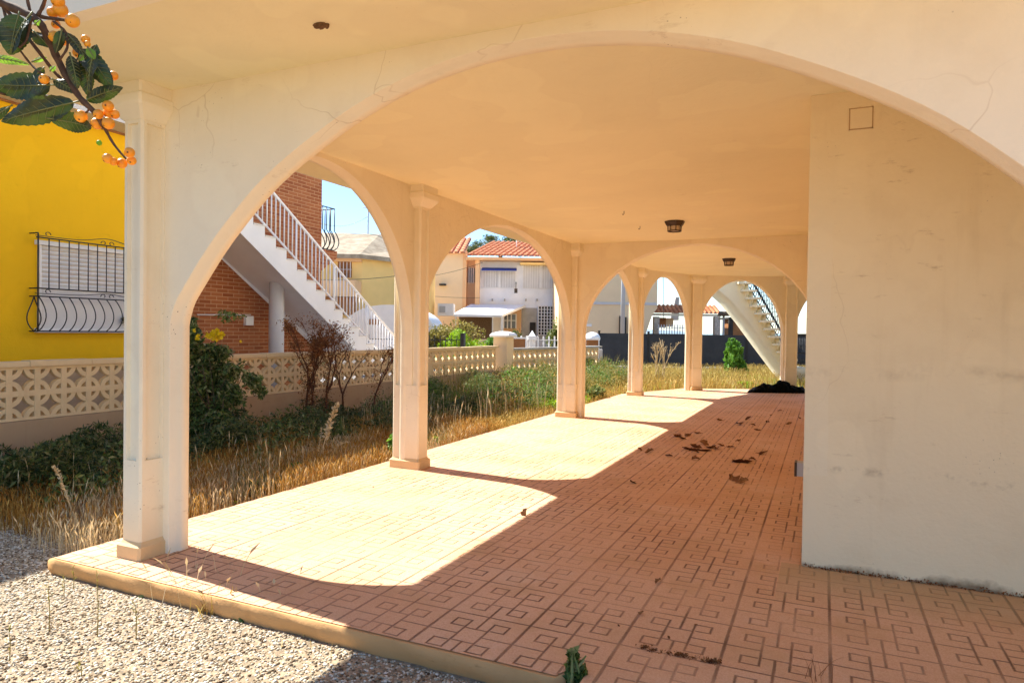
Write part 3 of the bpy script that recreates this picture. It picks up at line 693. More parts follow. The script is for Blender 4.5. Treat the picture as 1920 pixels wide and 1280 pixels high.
for i in range(6): m.tube([(a-.5+.18*i, 40.8-.0*i, z1_-.12), (a-.5+.18*i, 41.4, z1_-.12)], .02, 4)
m.tube([(a-.55, 41, z1_-.12), (a+.45, 41, z1_-.12)], .025, 4); m.tube([(a-.1, 41, z1_-.35), (a+.7, 41, z1_-.55)], .04, 4); yb_(m, 'aerial', M['white'], an)
# white vaulted shelter
Z = 20
dm = root_at('white_shelter', 700, Z, 'white vaulted canvas shelter seen through the stair railing', 'shelter')
m = MB(); a, _ = L(645, 600, Z); b, _ = L(812, 600, Z); _, zs_ = L(700, 600, Z); _, zt_ = L(700, 571, Z); cx_ = (a+b)/2
K = 18; V = []
for i in range(K+1):
    t = math.pi*i/K; V += [(cx_-(b-a)/2*math.cos(t), Z, zs_-.35+(zt_-zs_+.35)*math.sin(t)**.8), (cx_-(b-a)/2*math.cos(t), Z+3, zs_-.35+(zt_-zs_+.35)*math.sin(t)**.8)]
m.add(V, [(2*i, 2*i+2, 2*i+3, 2*i+1) for i in range(K)], True); m.add([V[2*i] for i in range(K+1)], [tuple(range(K+1))]); yb_(m, 'canvas_roof', M['white'], dm)
m = MB(); pbox(m, 648, 604, 810, 670, Z+.05, 2.9); yb_(m, 'side_panel', M['whitew'], dm)
m = MB(); pbox(m, 684, 598, 709, 609, Z-.03, .05); yb_(m, 'opening', M['wood'], dm)

# beige and white terrace houses with terracotta roofs
Z = 38
bs = root_at('beige_terrace_house', 850, Z, 'beige terrace house with a sloping terracotta roof left of the white one', 'house')
a0, _ = L(790, 600, Z); a1, _ = L(896, 600, Z); _, zt_ = L(870, 478, Z)
m = MB(); m.box((a0, Z, GZ), (L(868, 0, Z)[0], Z+8, L(850, 474, Z)[1])); m.box((L(868, 0, Z)[0], Z+.9, GZ), (a1, Z+8, L(880, 483, Z)[1])); yb_(m, 'wall', M['beigeb'], bs)
m = MB(); m.box((L(866, 0, Z)[0], Z-.02, GZ), (L(873, 0, Z)[0], Z+.9, L(870, 470, Z)[1])); m.box((L(890, 0, Z)[0], Z-.25, L(0, 575, Z)[1]), (L(898, 0, Z)[0], Z+.9, L(880, 487, Z)[1])); yb_(m, 'pilasters', M['orangep'], bs)
m = MB(); rooftiles(m, a0-.2, L(870, 0, Z)[0]+.0, Z-.3, L(850, 476, Z)[1], Z+6, L(880, 448, Z+6)[1], .3); yb_(m, 'roof', M['terra'], bs)
m = MB(); pbox(m, 873, 503, 888, 530, Z+.84, .05); w_ = yb_(m, 'window', M['pane'], bs)
m = MB()
for x in (873, 877, 881, 885): pbox(m, x, 501, x+1.6, 532, Z+.76, .04)
yb_(m, 'window_bars', M['white'], w_)
m = MB(); pbox(m, 822, 532, 834, 535, Z-.4, .4); yb_(m, 'ledge', M['dark'], bs)
for i, (ya_, yb3) in enumerate(((512, 508), (553, 556))):
    pass
ws = root_at('white_terrace_house', 960, Z, 'white terrace house with barred windows and terracotta roof behind the far weeds', 'house')
wx0, wx1 = L(896, 0, Z)[0], L(1090, 0, Z)[0]
def wz(py): return L(960, py, Z)[1]
m = MB(); m.box((wx0, Z+.3, GZ), (wx1, Z+8, wz(486))); yb_(m, 'wall', M['whitew'], ws)
m = MB(); m.box((L(872, 0, Z)[0], Z-.5, wz(490)), (wx1, Z+.3, wz(485))); yb_(m, 'cornice', M['orangep'], ws)
m = MB(); rooftiles(m, L(872, 0, Z)[0], wx1, Z-.7, wz(483), Z+6, L(960, 455, Z+6)[1], .3, shear=1.2); yb_(m, 'roof', M['terra'], ws)
m = MB(); m.box((L(905, 0, Z)[0], Z-1.0, L(0, 452, Z)[1]), (L(906, 0, Z)[0], Z-.9, L(0, 452.5, Z)[1]))
for x0, y0, x1, y1, nb in ((904, 507, 965, 540, 14), (979, 497, 1046, 541, 16)):
    m = MB(); pbox(m, x0, y0, x1, y1, Z+.27, .05); w_ = yb_(m, 'window', M['shutter'], ws)
    m = MB()
    for i in range(nb): x = x0+(x1-x0)*i/(nb-1); pbox(m, x-.5, y0, x+.5, y1, Z+.12, .04)
    pbox(m, x0, y0, x1, y0+1.2, Z+.12, .04); pbox(m, x0, y1-1.2, x1, y1, Z+.12, .04); pbox(m, (x0+x1)/2-1, y0, (x0+x1)/2+1, y1, Z+.10, .05)
    yb_(m, 'window_bars', M['white'], w_)
m = MB(); a, zt_ = L(901, 501, Z-.5); b, zb_ = L(967, 508, Z-.5); m.add([(a, Z+.3, zt_+.05), (b, Z+.3, zt_+.05), (b, Z-.5, zt_-.12), (a, Z-.5, zt_-.12), (a, Z-.5, zb_), (b, Z-.5, zb_)], [(0, 1, 2, 3), (3, 2, 5, 4)]); yb_(m, 'awning', M['blue'], ws)
m = MB(); pbox(m, 973, 492, 1046, 497, Z-.35, .6); yb_(m, 'window_hood', M['yellow2'], ws)
m = MB(); pbox(m, 978, 577, 1006, 632, Z+.22, .05); yb_(m, 'doorway', M['concrete'], ws)
m = MB(); pbox(m, 993, 604, 1004, 632, Z+.16, .05); yb_(m, 'door', M['dark'], ws)
m = MB(); pbox(m, 942, 573, 977, 632, Z+.2, .08); yb_(m, 'lower_wall', M['orangep'], ws)
m = MB(); pbox(m, 944, 589, 968, 615, Z+.1, .08); w_ = yb_(m, 'window', M['pane'], ws)
m = MB()
for x in (943, 950, 957, 966): pbox(m, x, 588, x+2, 616, Z+.03, .06)
for y in (588, 600): pbox(m, 943, y, 968, y+1.6, Z+.03, .06)
yb_(m, 'window_frame', M['white'], w_)
m = MB()
for i in range(7):
    x = 1008+5.6*i; pbox(m, x, 573, x+1.7, 628, Z+.05, .2)
for j in range(10): pbox(m, 1008, 573+6*j, 1044, 574.8+6*j, Z+.04, .22)
yb_(m, 'lattice_screen', M['white'], ws)
m = MB(); pbox(m, 1009, 573, 1044, 628, Z+.27, .02); yb_(m, 'lattice_backing', M['dark'], ws)
for x in (922, 945, 985, 1006):
    m = MB(); pbox(m, x-1.3, 560, x+1.3, 564, Z+.12, .2); yb_(m, 'vent_pipe', M['concrete'], ws)
m = MB(); pbox(m, 963, 541, 969, 549, Z-.4, .3); a, z_ = L(966, 531, Z-.2); m.tube([(a, Z+.3, z_), (a, Z-.2, z_+.05), (a, Z-.25, z_-.3)], .03, 4); yb_(m, 'wall_lantern', M['bronze'], ws)
# canopy
Zc = 34
cn = root_at('porch_canopy', 915, Zc, 'white flat canopy on posts before the terrace houses', 'canopy')
m = MB(); a, zf = L(848, 589, Zc); b, _ = L(941, 589, Zc); a2, zb3 = L(882, 570, Z); b2, _ = L(985, 568, Z)
m.add([(a, Zc, zf), (b, Zc, zf), (b2, Z, zb3), (a2, Z, zb3), (a, Zc, zf-.12), (b, Zc, zf-.12), (b2, Z, zb3-.12), (a2, Z, zb3-.12)], [(0, 1, 2, 3), (7, 6, 5, 4), (0, 4, 5, 1), (1, 5, 6, 2), (3, 7, 4, 0)]); yb_(m, 'canopy_roof', M['whitew'], cn)
for x in (854, 923, 941):
    m = MB(); pbox(m, x-(2.4 if x == 941 else .9), 592, x+(2.4 if x == 941 else .9), 640, Zc+.1, .2); yb_(m, 'post', M['white'], cn)
m = MB(); pbox(m, 860, 594, 922, 636, Zc+1.6, .1); yb_(m, 'back_panel', M['bark'], cn)
ac = root_at('air_conditioner', 835, 33, 'white air conditioning unit on the beige wall above the olive shrub', 'air conditioner')
m = MB(); pbox(m, 820, 569, 849, 592, 33, 1.); yb_(m, 'casing', M['white'], ac)
m = MB(); pbox(m, 823, 574, 834, 586, 32.96, .04); yb_(m, 'fan_grille', M['greypaint'], ac)

# big beige building on the right
Z = 31
bb = root_at('beige_apartment_block', 1160, Z, 'tall plain beige building with a grey band behind the light pole', 'building')
pts = [(1052, 640), (1052, 440), (1231, 440), (1231, 578), (1222, 590), (1206, 640)]
m = MB(); pp = [L(x, y, Z) for x, y in pts]; m.prism(pp, Z, Z+7, lambda p, h: (p[0], h, p[1])); yb_(m, 'wall', M['beigeb'], bb)
m = MB(); pbox(m, 1060, 565, 1230, 572, Z-.05, .05); yb_(m, 'band', M['lilac'], bb)
for x0, y0, x1, y1 in ((1171, 594, 1174, 640), (1179, 596, 1183, 640), (1161, 592, 1163, 640)):
    m = MB(); pbox(m, x0, y0, x1, y1, Z-.1, .1); yb_(m, 'door_slot', M['dark'], bb)
m = MB(); pbox(m, 1095, 607, 1109, 612, Z-.06, .06); yb_(m, 'name_plate', M['white'], bb)
lp = root_at('light_pole', 1167, 29, 'tall pale metal light pole behind the dark screen fence', 'pole')
m = MB(); a, _ = L(1167, 600, 29); m.tube([(a, 29, GZ), (a, 29, 7.5)], [.095, .08], 12); yb_(m, 'pole', M['greypaint'], lp)
m = MB(); m.tube([(a, 29, 7.5), (a+.5, 29, 7.9), (a+1.1, 29, 8.0)], .035, 6); m.box((a+1.0, 28.9, 7.93), (a+1.5, 29.1, 8.05)); yb_(m, 'lamp_head', M['greypaint'], lp)

# tiled pergola by the sea
Z = 33
pg = root_at('tiled_pergola', 1285, Z, 'pergola with a row of terracotta tiles and pale stone pillars by the sea', 'pergola')
m = MB(); a, z0_ = L(1222, 587, Z); b, z1_ = L(1351, 577, Z); rooftiles(m, a, b, Z-.1, z0_+.02, Z+.9, z1_+.12, .20); yb_(m, 'tile_roof', M['terra'], pg)
m = MB(); pbox(m, 1222, 587, 1351, 593, Z, .2); pbox(m, 1222, 587, 1351, 590, Z+2.6, .2); yb_(m, 'beam', M['trim'], pg)
for x in (1231, 1345, 1300):
    m = MB(); pbox(m, x-5, 593, x+5, 650, Z+.02+(2.4 if x == 1300 else 0), .35); yb_(m, 'pillar', M['pergst'], pg)
m = MB()
for i in range(12): pbox(m, 1234+5*i, 608, 1235.6+5*i, 640, Z-.4, .05)
pbox(m, 1232, 613, 1292, 615, Z-.4, .06); yb_(m, 'railing', M['white'], pg)
m = MB(); pbox(m, 1234, 595, 1248, 613, Z+1, .1); yb_(m, 'door', M['wood'], pg)
m = MB(); pbox(m, 1246, 596, 1262, 612, Z+1.1, .1); m.add([], []); yb_(m, 'panel', M['beigeb'], pg)
um = root_at('street_sign_post', 1356, 30, 'grey post with a drum shaped brown top right of the pergola', 'post')
m = MB(); a, z0_ = L(1356, 592, 30); m.tube([(a, 30, GZ), (a, 30, z0_)], .05, 6); yb_(m, 'post', M['concrete'], um)
m = MB(); m.tube([(a, 30, z0_), (a, 30, z0_+.2)], [.27, .2], 12); yb_(m, 'drum', M['bark'], um)
rn_ = root_at('ruined_wall', 1265, 45, 'slanted grey gable stub rising behind the pergola tiles', 'wall')
m = MB(); pp = [L(x, y, 45) for x, y in ((1256, 600), (1266, 557), (1272, 557), (1272, 600))]; m.prism(pp, 45, 45.4, lambda p, h: (p[0], h, p[1])); yb_(m, 'gable', M['concrete'], rn_)
bt = root_at('brown_cabin', 1385, 30, 'small brown cabin partly hidden by the curved stair', 'cabin')
m = MB(); pbox(m, 1374, 598, 1402, 650, 30, 1.5); yb_(m, 'wall', M['wood'], bt)
m = MB(); pbox(m, 1369, 594, 1404, 598, 29.9, 1.8); pbox(m, 1369, 598, 1374, 650, 29.95, .3); yb_(m, 'frame', M['dark'], bt)

# dark screen fence across the back
sf = empty('screen_fence', (-2.7, 27.4, GZ), 'dark grey solid screen fence across the back of the garden', 'fence')
A3, B3 = np.array((-7.75, 25.0)), np.array((2.4, 29.8)); t3 = (B3-A3)/np.linalg.norm(B3-A3); n3 = np.array([t3[1], -t3[0]]); L3 = float(np.linalg.norm(B3-A3))
def on3(v):
    v = np.asarray(v, float); out = v.copy(); out[:, 0] = A3[0]+t3[0]*v[:, 0]+n3[0]*v[:, 1]; out[:, 1] = A3[1]+t3[1]*v[:, 0]+n3[1]*v[:, 1]; return out
for i in range(6):
    m = MB(); s0, s1 = L3*i/6+.03, L3*(i+1)/6-.03; zt_ = 1.27+.01*math.sin(i*2)
    for j in range(3): m.box((s0, -.02+(j % 2)*.006, .06+j*(zt_-.06)/3), (s1, .02+(j % 2)*.006, .06+(j+1)*(zt_-.06)/3), on3)
    m.build('screen_panel', M['screen'], sf)
for i in range(7):
    m = MB(); s = L3*i/6; m.box((s-.035, -.04, GZ), (s+.035, .05, 1.34), on3); m.box((s-.045, -.05, 1.34), (s+.045, .06, 1.365), on3); m.build('post', M['dark'], sf)
kb = MB(); kb.box((-.1, -.15, GZ), (L3+.5, .12, .03), on3); kb.build('kerb', M['lilac'], sf)

# black street railing beyond the block wall
def railing(name, p0, p1, z0, z1, label, mat, sp=.14, posts=True, cat='railing'):
    r = empty(name, (p0[0], p0[1], GZ), label, cat); p0 = np.array(p0, float); p1 = np.array(p1, float); Ln = np.linalg.norm(p1-p0); m = MB()
    for z in (z0+.06, z1-.12): m.tube([(*p0, z), (*p1, z)], .016, 4)
    for s in np.arange(0, Ln, sp): q = p0+(p1-p0)*s/Ln; m.tube([(*q, z0), (*q, z1)], .010 if posts else .024, 4, cap=False)
    m.build('bars', mat, r)
    if posts:
        for s in np.arange(0, Ln+.01, Ln/max(1, round(Ln/2.2))): m = MB(); q = p0+(p1-p0)*s/Ln; m.box((q[0]-.05, q[1]-.05, GZ), (q[0]+.05, q[1]+.05, z1+.06)); m.build('post', M['iron'], r)
    return r
q0 = D(640, 640, 17.5); q1 = D(868, 640, 17.5)
railing('street_railing', q0[:2], q1[:2], GZ, 1.17, 'black iron railing before the white shelter beyond the block wall', M['iron'])
q0 = D(946, 640, 21); q1 = D(1060, 640, 21)
railing('gate_railing', q0[:2], q1[:2], .5, 1.16, 'white picket railing across the street right of the pointed pillar', M['white'], .17, False)
q0 = D(1060, 640, 21); q1 = D(1124, 640, 21)
railing('gate_railing', q0[:2], q1[:2], .5, 1.10, 'short white railing just left of the dark screen fence', M['white'], .17, False)
pc = root_at('pointed_pillar', 998, 21, 'white pillar with a pyramid cap among the street railings', 'pillar')
m = MB(); pbox(m, 992, 637, 1004, 700, 21, .2); yb_(m, 'shaft', M['white'], pc)
m = MB(); a, z0_ = L(990, 637, 20.95); b, z1_ = L(1006, 630, 20.95); _, z2_ = L(998, 619, 21); m.box((a, 20.95, z0_), (b, 21.33, z1_)); c_ = (a+b)/2
m.add([(a+.03, 20.97, z1_), (b-.03, 20.97, z1_), (b-.03, 21.3, z1_), (a+.03, 21.3, z1_), (c_, 21.14, z2_)], [(0, 1, 4), (1, 2, 4), (2, 3, 4), (3, 0, 4)]); yb_(m, 'cap', M['white'], pc)
for x0, x1, y0, y1, lb in ((961, 985, 635, 652, 'brown wooden letter panel left of the pointed pillar'), (1099, 1122, 637, 648, 'brown wooden panel left of the dark screen fence')):
    wp = root_at('wooden_panel', (x0+x1)/2, 20.9, lb, 'panel'); m = MB(); pbox(m, x0, y0, x1, y1, 20.85, .06); yb_(m, 'board', M['wood'], wp)
    m = MB(); pbox(m, x0-2, y0-3, x1+2, y0, 20.83, .1); pbox(m, x0-2, y0, x0, y1, 20.83, .1); pbox(m, x1, y0, x1+2, y1, 20.83, .1); yb_(m, 'frame', M['white'], wp)
wb = root_at('parked_boat_cover', 1108, 24, 'white rounded cover above the wooden panel', 'cover')
m = MB(); a, z_ = L(1112, 634, 24); m.ball((a, 24.2, z_), (.28, .4, .22)); yb_(m, 'cover', M['white'], wb)
kw = root_at('street_wall_low', 1000, 21, 'low white wall under the street railings', 'wall'); kw.name = 'low_white_wall'
m = MB(); pbox(m, 940, 652, 1130, 700, 21.05, .2); yb_(m, 'wall', M['lilac'], kw)

# ---------------------------------------------------------------- curved staircase at the back right
cs = root_at('curved_staircase', 1430, 17.6, 'cream curved outside staircase with black iron railing behind the far arch', 'staircase')
Z = 19.6
ns = 15; m = MB(); tr = MB(); rl = MB()
def spx(i):     # step i pixel of the inner nosing, 0 = top
    return 1385+i*8.2+.10*i*i*.3, 516+i*14.3
edge = []
_lowx = [520, 540, 565, 600, 655, 700]; _lowp = [1325, 1338, 1368, 1398, 1438, 1472]
bl = [(1322, 512), (1338, 540), (1368, 566), (1398, 602), (1438, 655), (1476, 704), (1500, 728)]
def bot_at(x):
    xs_ = [p[0] for p in bl]; ys_ = [p[1] for p in bl]; return float(np.interp(x, xs_, ys_))
steps = [spx(i) for i in range(-1, 13)]
def dep(x): return Z-.0022*(1500-x)-.0
# side face as a soft shell: columns of points from lower edge to the stepped top, bulging under each tread
cols = []
xs_ = np.linspace(1322, 1512, 150)
def top_at(x):
    for i in range(len(steps)-1):
        if steps[i][0] <= x < steps[i+1][0]: return steps[i][1], (x-steps[i][0])/(steps[i+1][0]-steps[i][0])
    return (steps[0][1]-8, 0) if x < steps[0][0] else (steps[-1][1], 0)
front = []; K = 14
for x in xs_:
    ty, fr = top_at(x); by = max(bot_at(x), ty+4)
    if x < 1377: ty = 505
    for j in range(K+1):
        t = j/K; y = by+(ty-by)*t; bul = .20*math.exp(-((t-.80)/.16)**2)*math.sin(math.pi*min(1, fr+.05))**.7 if x > 1377 else 0
        a, z_ = L(x, y, Z); front.append((a, Z-bul-.25*(1-t)*.4, max(z_, GZ)))
nx = len(xs_); back = [(v[0], v[1]+1.1, v[2]) for v in front]
V = front+back; nf = len(front); F = []
for i in range(nx-1):
    for j in range(K):
        a = i*(K+1)+j; F.append((a, a+K+1, a+K+2, a+1)); F.append((nf+a, nf+a+1, nf+a+K+2, nf+a+K+1))
    a = i*(K+1); F.append((a, nf+a, nf+a+K+1, a+K+1)); a += K; F.append((a, a+K+1, nf+a+K+1, nf+a))
m.add(V, F, True); yb_(m, 'stair_body', M['stairc'], cs)
for i in range(1, len(steps)-1):
    x, y = steps[i]; a, z_ = L(x-14, y, Z-.1); b, _ = L(steps[i+1][0]+4, y, Z-.1); tr.box((a, Z-.27, z_-.03), (b, Z+1.1, z_+.025))
yb_(tr, 'treads', M['stairc'], cs)
def rp(x, off): # point on railing line
    xs2 = [p[0] for p in steps]; ys2 = [p[1] for p in steps]; y = float(np.interp(x, xs2, ys2)); a, z_ = L(x, y, Z); return np.array((a, Z-.05, z_+off))
xr = np.linspace(1402, 1512, 22)
rl.tube([rp(x, .92) for x in xr], .036, 5); rl.tube([rp(x, .42) for x in xr], .032, 5); rl.tube([rp(x, .12) for x in xr], .018, 5)
for i, x in enumerate(np.linspace(1404, 1510, 36)):
    p = rp(x, 0); rl.tube([p+np.array((.0, -belly(1-t)*.9 if t < 1 else 0, .12+.30*t)) for t in np.linspace(0, 1, 7)]+[p+np.array((0, 0, .92))], .011, 4)
    if i % 3 == 0: rl.tube([p+np.array((.09*math.cos(t), -.02, .55+.09*math.sin(t))) for t in np.linspace(0, 6.28, 9)], .008, 4)
yb_(rl, 'stair_railing', M['iron'], cs)

# overhead cables
def cable(p0, p1, sag, label):
    r = empty('overhead_cable', p0, label, 'cable', 'cables over the street'); m = MB(); p0 = np.array(p0); p1 = np.array(p1)
    m.tube([p0+(p1-p0)*t-np.array((0, 0, sag*4*t*(1-t))) for t in np.linspace(0, 1, 14)], .012, 4); m.build('wire', M['dark'], r)
cable(D(560, 522, 23), D(780, 512, 23), .12, 'thin cable crossing the pale yellow house wall')
cable(D(790, 520, 36), D(905, 492, 36), .1, 'upper thin cable crossing the beige terrace house')
cable(D(790, 553, 36.2), D(900, 558, 36.2), .05, 'lower thin cable crossing the beige terrace house')
cable(D(1243, 430, 26), D(1244, 600, 26), 0, 'vertical cable hanging against the sky right of the beige building')

# ================================================================ vegetation
def rv(n): v = rng.normal(size=(n, 3)); return v/np.linalg.norm(v, axis=1)[:, None]
def leaves(cent, size, wid=.45, droop=.0, name='foliage', mat=None, parent=None, loc=(0, 0, 0), upb=.0):
    """folded pointed leaves (4 tris each) at the given centres"""
    n = len(cent); d = rv(n); d[:, 2] = d[:, 2]+upb-droop; d /= np.linalg.norm(d, axis=1)[:, None]
    s = np.cross(d, rv(n)); s /= np.linalg.norm(s, axis=1)[:, None]+1e-9; nr = np.cross(d, s)
    sz = (size*rng.uniform(.6, 1.3, n))[:, None]; w = sz*wid*.5
    base = cent-d*sz*.5; tip = cent+d*sz*.5-nr*sz*.08; mid = cent+nr*sz*.06
    l = cent+s*w-nr*sz*.03; r = cent-s*w-nr*sz*.03
    V = np.stack([base, r, tip, l, mid], 1).reshape(-1, 3); k = np.arange(n)[:, None]*5
    F = np.concatenate([k+[0, 1, 4], k+[1, 2, 4], k+[2, 3, 4], k+[3, 0, 4]], 0)
    return big(name, V, F, mat, parent, loc)
def clumpy(n, r, nc=12, flat_=1., inner=.55, seed=0):
    """points of an uneven crown made of clumps inside an ellipsoid of radii r, centred 0"""
    c = rv(nc)*rng.uniform(.25, .8, (nc, 1)); cr = rng.uniform(.28, .5, nc)
    i = rng.integers(0, nc, n); p = c[i]+rv(n)*(rng.uniform(0, 1, (n, 1))**.5)*cr[i][:, None]
    return p*np.array(r)
def stems(m, loc, r, nst=7, rad=.012, spread=.8, wig=.1):
    for i in range(nst):
        a = random.uniform(0, 6.28); q = random.uniform(.2, spread)
        p0 = np.array(loc, float)+np.array((random.uniform(-.05, .05), random.uniform(-.05, .05), 0)); p1 = np.array(loc)+np.array((math.cos(a)*r[0]*q, math.sin(a)*r[1]*q, r[2]*random.uniform(1.0, 1.7)))
        pm = (p0+p1)/2+np.array([random.uniform(-wig, wig) for _ in range(3)])*r[0]
        m.tube([p0, pm*.6+p0*.4+.0, pm, p1], [rad, rad*.8, rad*.6, rad*.25], 5)
def shrub(name, loc, r, n, size, mat, label, cat='shrub', group=None, nc=14, wid=.5, stem='bark', upb=.2, lift=1.):
    t = empty(name, loc, label, cat, group); loc = np.array(loc, float)
    c = loc+np.array((0, 0, r[2]*lift)); p = c+clumpy(n, r, nc); p = p[p[:, 2] > loc[2]+.01]
    leaves(p, size, wid, mat=M[mat], parent=t, loc=loc, upb=upb)
    m = MB(); stems(m, loc, r); m.build('stem', M[stem], t); return t

def blades(n, xy, h, w=.004, lean=.35, heads=0., z=GZ, headw=3.2):
    """grass blades: n, array xy (n,2), heights"""
    h = np.asarray(h)*np.ones(n); a = rng.uniform(0, 2*np.pi, n); ln = rng.uniform(.03, lean, n)*h
    b = np.column_stack([xy, np.full(n, z)]); d = np.column_stack([np.cos(a)*ln, np.sin(a)*ln, np.zeros(n)])
    fa = rng.uniform(0, np.pi, n); s = np.column_stack([np.cos(fa), np.sin(fa), np.zeros(n)])*(w*rng.uniform(.6, 1.4, n))[:, None]
    up_ = np.array([0, 0, 1.])
    m1 = b+d*.4+up_*(h*.6)[:, None]; m1b = b+d*.62+up_*(h*.77)[:, None]; m2 = b+d*.8+up_*(h*.87)[:, None]; tp_ = b+d*1.15+up_*(h*1.0)[:, None]
    hw = np.where(rng.random(n) < heads, headw, .45)[:, None]
    V = np.stack([b-s, b+s, m1-s*.6, m1+s*.6, m1b-s*.5, m1b+s*.5, m2-s*hw, m2+s*hw, tp_], 1).reshape(-1, 3)
    k = np.arange(n)[:, None]*9
    F = np.concatenate([k+[0, 1, 3], k+[0, 3, 2], k+[2, 3, 5], k+[2, 5, 4], k+[4, 5, 7], k+[4, 7, 6], k+[6, 7, 8]], 0)
    return V, F
def patchy(n, x0, x1, y0, y1, thr=.0, sc=1.6, seed=0):
    """random points with patchy density"""
    out = []; r_ = np.random.default_rng(seed+5)
    ph = r_.uniform(0, 6.28, (6,)); fr = r_.uniform(.6, 2.4, (6, 2))*sc
    while sum(map(len, out)) < n:
        p = np.column_stack([rng.uniform(x0, x1, n), rng.uniform(y0, y1, n)])
        f = sum(np.sin(p@fr[i]+ph[i]) for i in range(6))/6; out.append(p[rng.random(n) < np.clip(.55+f*1.1-thr, .06, 1)])
    return np.concatenate(out)[:n]
def grassfield(name, pts, h, mat, label, cat='grass', **kw):
    V, F = blades(len(pts), pts, h, **kw); o = big(name, V, F, M[mat]); tag(o, label, cat, kind='stuff'); return o
def keep(p, cond): return p[cond(p[:, 0], p[:, 1])]
edge_x = -3.93
# front strip of dry grass between wall and platform
p = patchy(60000, -6.7, edge_x, 2.75, 8.5, seed=1, thr=.15, sc=2.2); p = keep(p, lambda x, y: (y > 2.75+.35*np.sin(x*3)+(x < -4.6)*0.0))
grassfield('dry_grass', p, rng.uniform(.05, .24, len(p)), 'l_dry', 'golden brown dry grass filling the garden strip', w=.0014, heads=.6, lean=.38, headw=2.4)
p = patchy(9000, -5.0, edge_x, 2.6, 8.0, seed=9)
grassfield('dry_grass', p, rng.uniform(.07, .22, len(p)), 'l_straw', 'pale golden seeding grass along the left platform edge', w=.0014, heads=.7, lean=.3, headw=2.6)
p = patchy(30000, -5.6, edge_x, 8.0, 19, seed=2, sc=.8)
grassfield('yellow_grass', p, rng.uniform(.05, .20, len(p)), 'l_gold', 'yellowed grass by the middle and far columns', w=.0028, heads=.3, headw=2, lean=.6)
def backcond(x, y): # beyond the bay's edge
    e = np.where(x < -3.05, 14.2+(x+3.9)*2.65, np.where(x < -.95, 16.45+(x+3.05)*.5, 17.5+(x+.95)*.36)); e = np.where(x < -3.9, 0, e)
    return y > e+.05
p = patchy(52000, -6.0, 3.0, 14, 29, seed=3, sc=.7); p = keep(p, backcond); p = keep(p, lambda x, y: y < 24.9+(x+7.75)*.47-.25)
grassfield('yellow_grass', p, rng.uniform(.08, .36, len(p)), 'l_gold', 'tall yellow straw behind the far bay in front of the dark fence', w=.0045, heads=.3, lean=.6, headw=2)
p = patchy(5000, -6.0, 3.0, 14, 29, seed=4, sc=.9, thr=.2); p = keep(p, backcond); p = keep(p, lambda x, y: y < 24.9+(x+7.75)*.47-.25)
grassfield('green_grass', p, rng.uniform(.08, .25, len(p)), 'l_lime', 'fresh green tufts among the yellow straw', w=.005, lean=.7)
# litter of dead stems on the ground
p = patchy(26000, -6.3, edge_x, 3.0, 12, seed=6, thr=.15); V, F = blades(len(p), p, rng.uniform(.02, .06, len(p)), w=.004, lean=5.5)
tag(big('plant_litter', V, F, M['l_rust']), 'reddish dead stems lying on the garden soil', 'litter', kind='stuff')

cover_ = None
p = patchy(9000, -6.3, -4.1, 3.5, 8.5, seed=31, thr=.3, sc=2); grassfield('green_grass', p, rng.uniform(.06, .2, len(p)), 'l_mid', 'thin green blades scattered through the dry grass strip', w=.0022, lean=.5)
p = patchy(500, -6.2, -4.1, 2.9, 8.5, seed=33); grassfield('weed_stalks', p, rng.uniform(.2, .42, len(p)), 'l_straw', 'pale seed stalks standing above the dry grass strip', w=.0013, heads=.8, lean=.2, headw=2.4)
# green ground cover and weeds near the wall
def cover(name, n, x0, x1, y0, y1, hmax, size, mat, label, seed, wid=.4, thr=0., cond=None):
    q = patchy(n, x0, x1, y0, y1, seed=seed, thr=thr); 
    if cond: q = keep(q, cond)
    hx = hmax*(.55+.45*np.sin(q[:, 0]*4.1+seed)*np.sin(q[:, 1]*3.3+seed*2)); z = GZ+np.abs(hx)*rng.uniform(0.05, 1, len(q))**.6
    o = leaves(np.column_stack([q, z]), size, wid, name=name, mat=M[mat], upb=.4); tag(o, label, 'ground cover', kind='stuff'); return o
cover('ground_cover', 26000, -6.72, -5.35, 2.7, 6.2, .50, .060, 'l_dark', 'dark green creeping weeds at the foot of the near block wall', 11, .28)
cover('ground_cover', 5000, -6.6, -4.9, 3.0, 9.3, .42, .055, 'l_mid', 'mid green sprigs among the dark weeds by the wall', 27, .35, .1)
cover('ground_cover', 20000, -6.6, -4.75, 5.4, 9.5, .46, .050, 'l_dark', 'dark low weeds in the shade of the brick house', 12, .3, .1)
cover('weeds', 34000, -6.7, -4.6, 9.3, 14.0, .62, .055, 'l_mid', 'grey green weeds massed below the block wall behind the second column', 13, .25, cond=lambda x, y: x < -4.6-.3*np.sin(y*2)-.45*(y < 11)-.25)
cover('weeds', 16000, -6.6, -4.4, 12.2, 18.6, .70, .06, 'l_olive', 'yellow green leafy weeds among the street wall weeds', 24, .25, thr=.1)
cover('weeds', 7000, -6.6, -4.5, 9.5, 18.0, .62, .05, 'l_gold', 'withered yellow leaves speckled through the weeds', 25, .3, thr=.1)
cover('weeds', 14000, -6.6, -4.4, 13.2, 18.6, .75, .06, 'l_mid', 'sunlit tall weeds hiding the street wall', 14, .22)
cover('weeds', 9000, -6.5, -4.6, 9.4, 18.2, .68, .06, 'l_bright', 'bright fresh green leaves dotted through the weeds by the far wall', 26, .3, thr=.15)
cover('weeds', 3000, -4.9, -4.1, 11.3, 13.0, .22, .06, 'l_lime', 'lime green fresh weeds beside the third column', 15, .4)
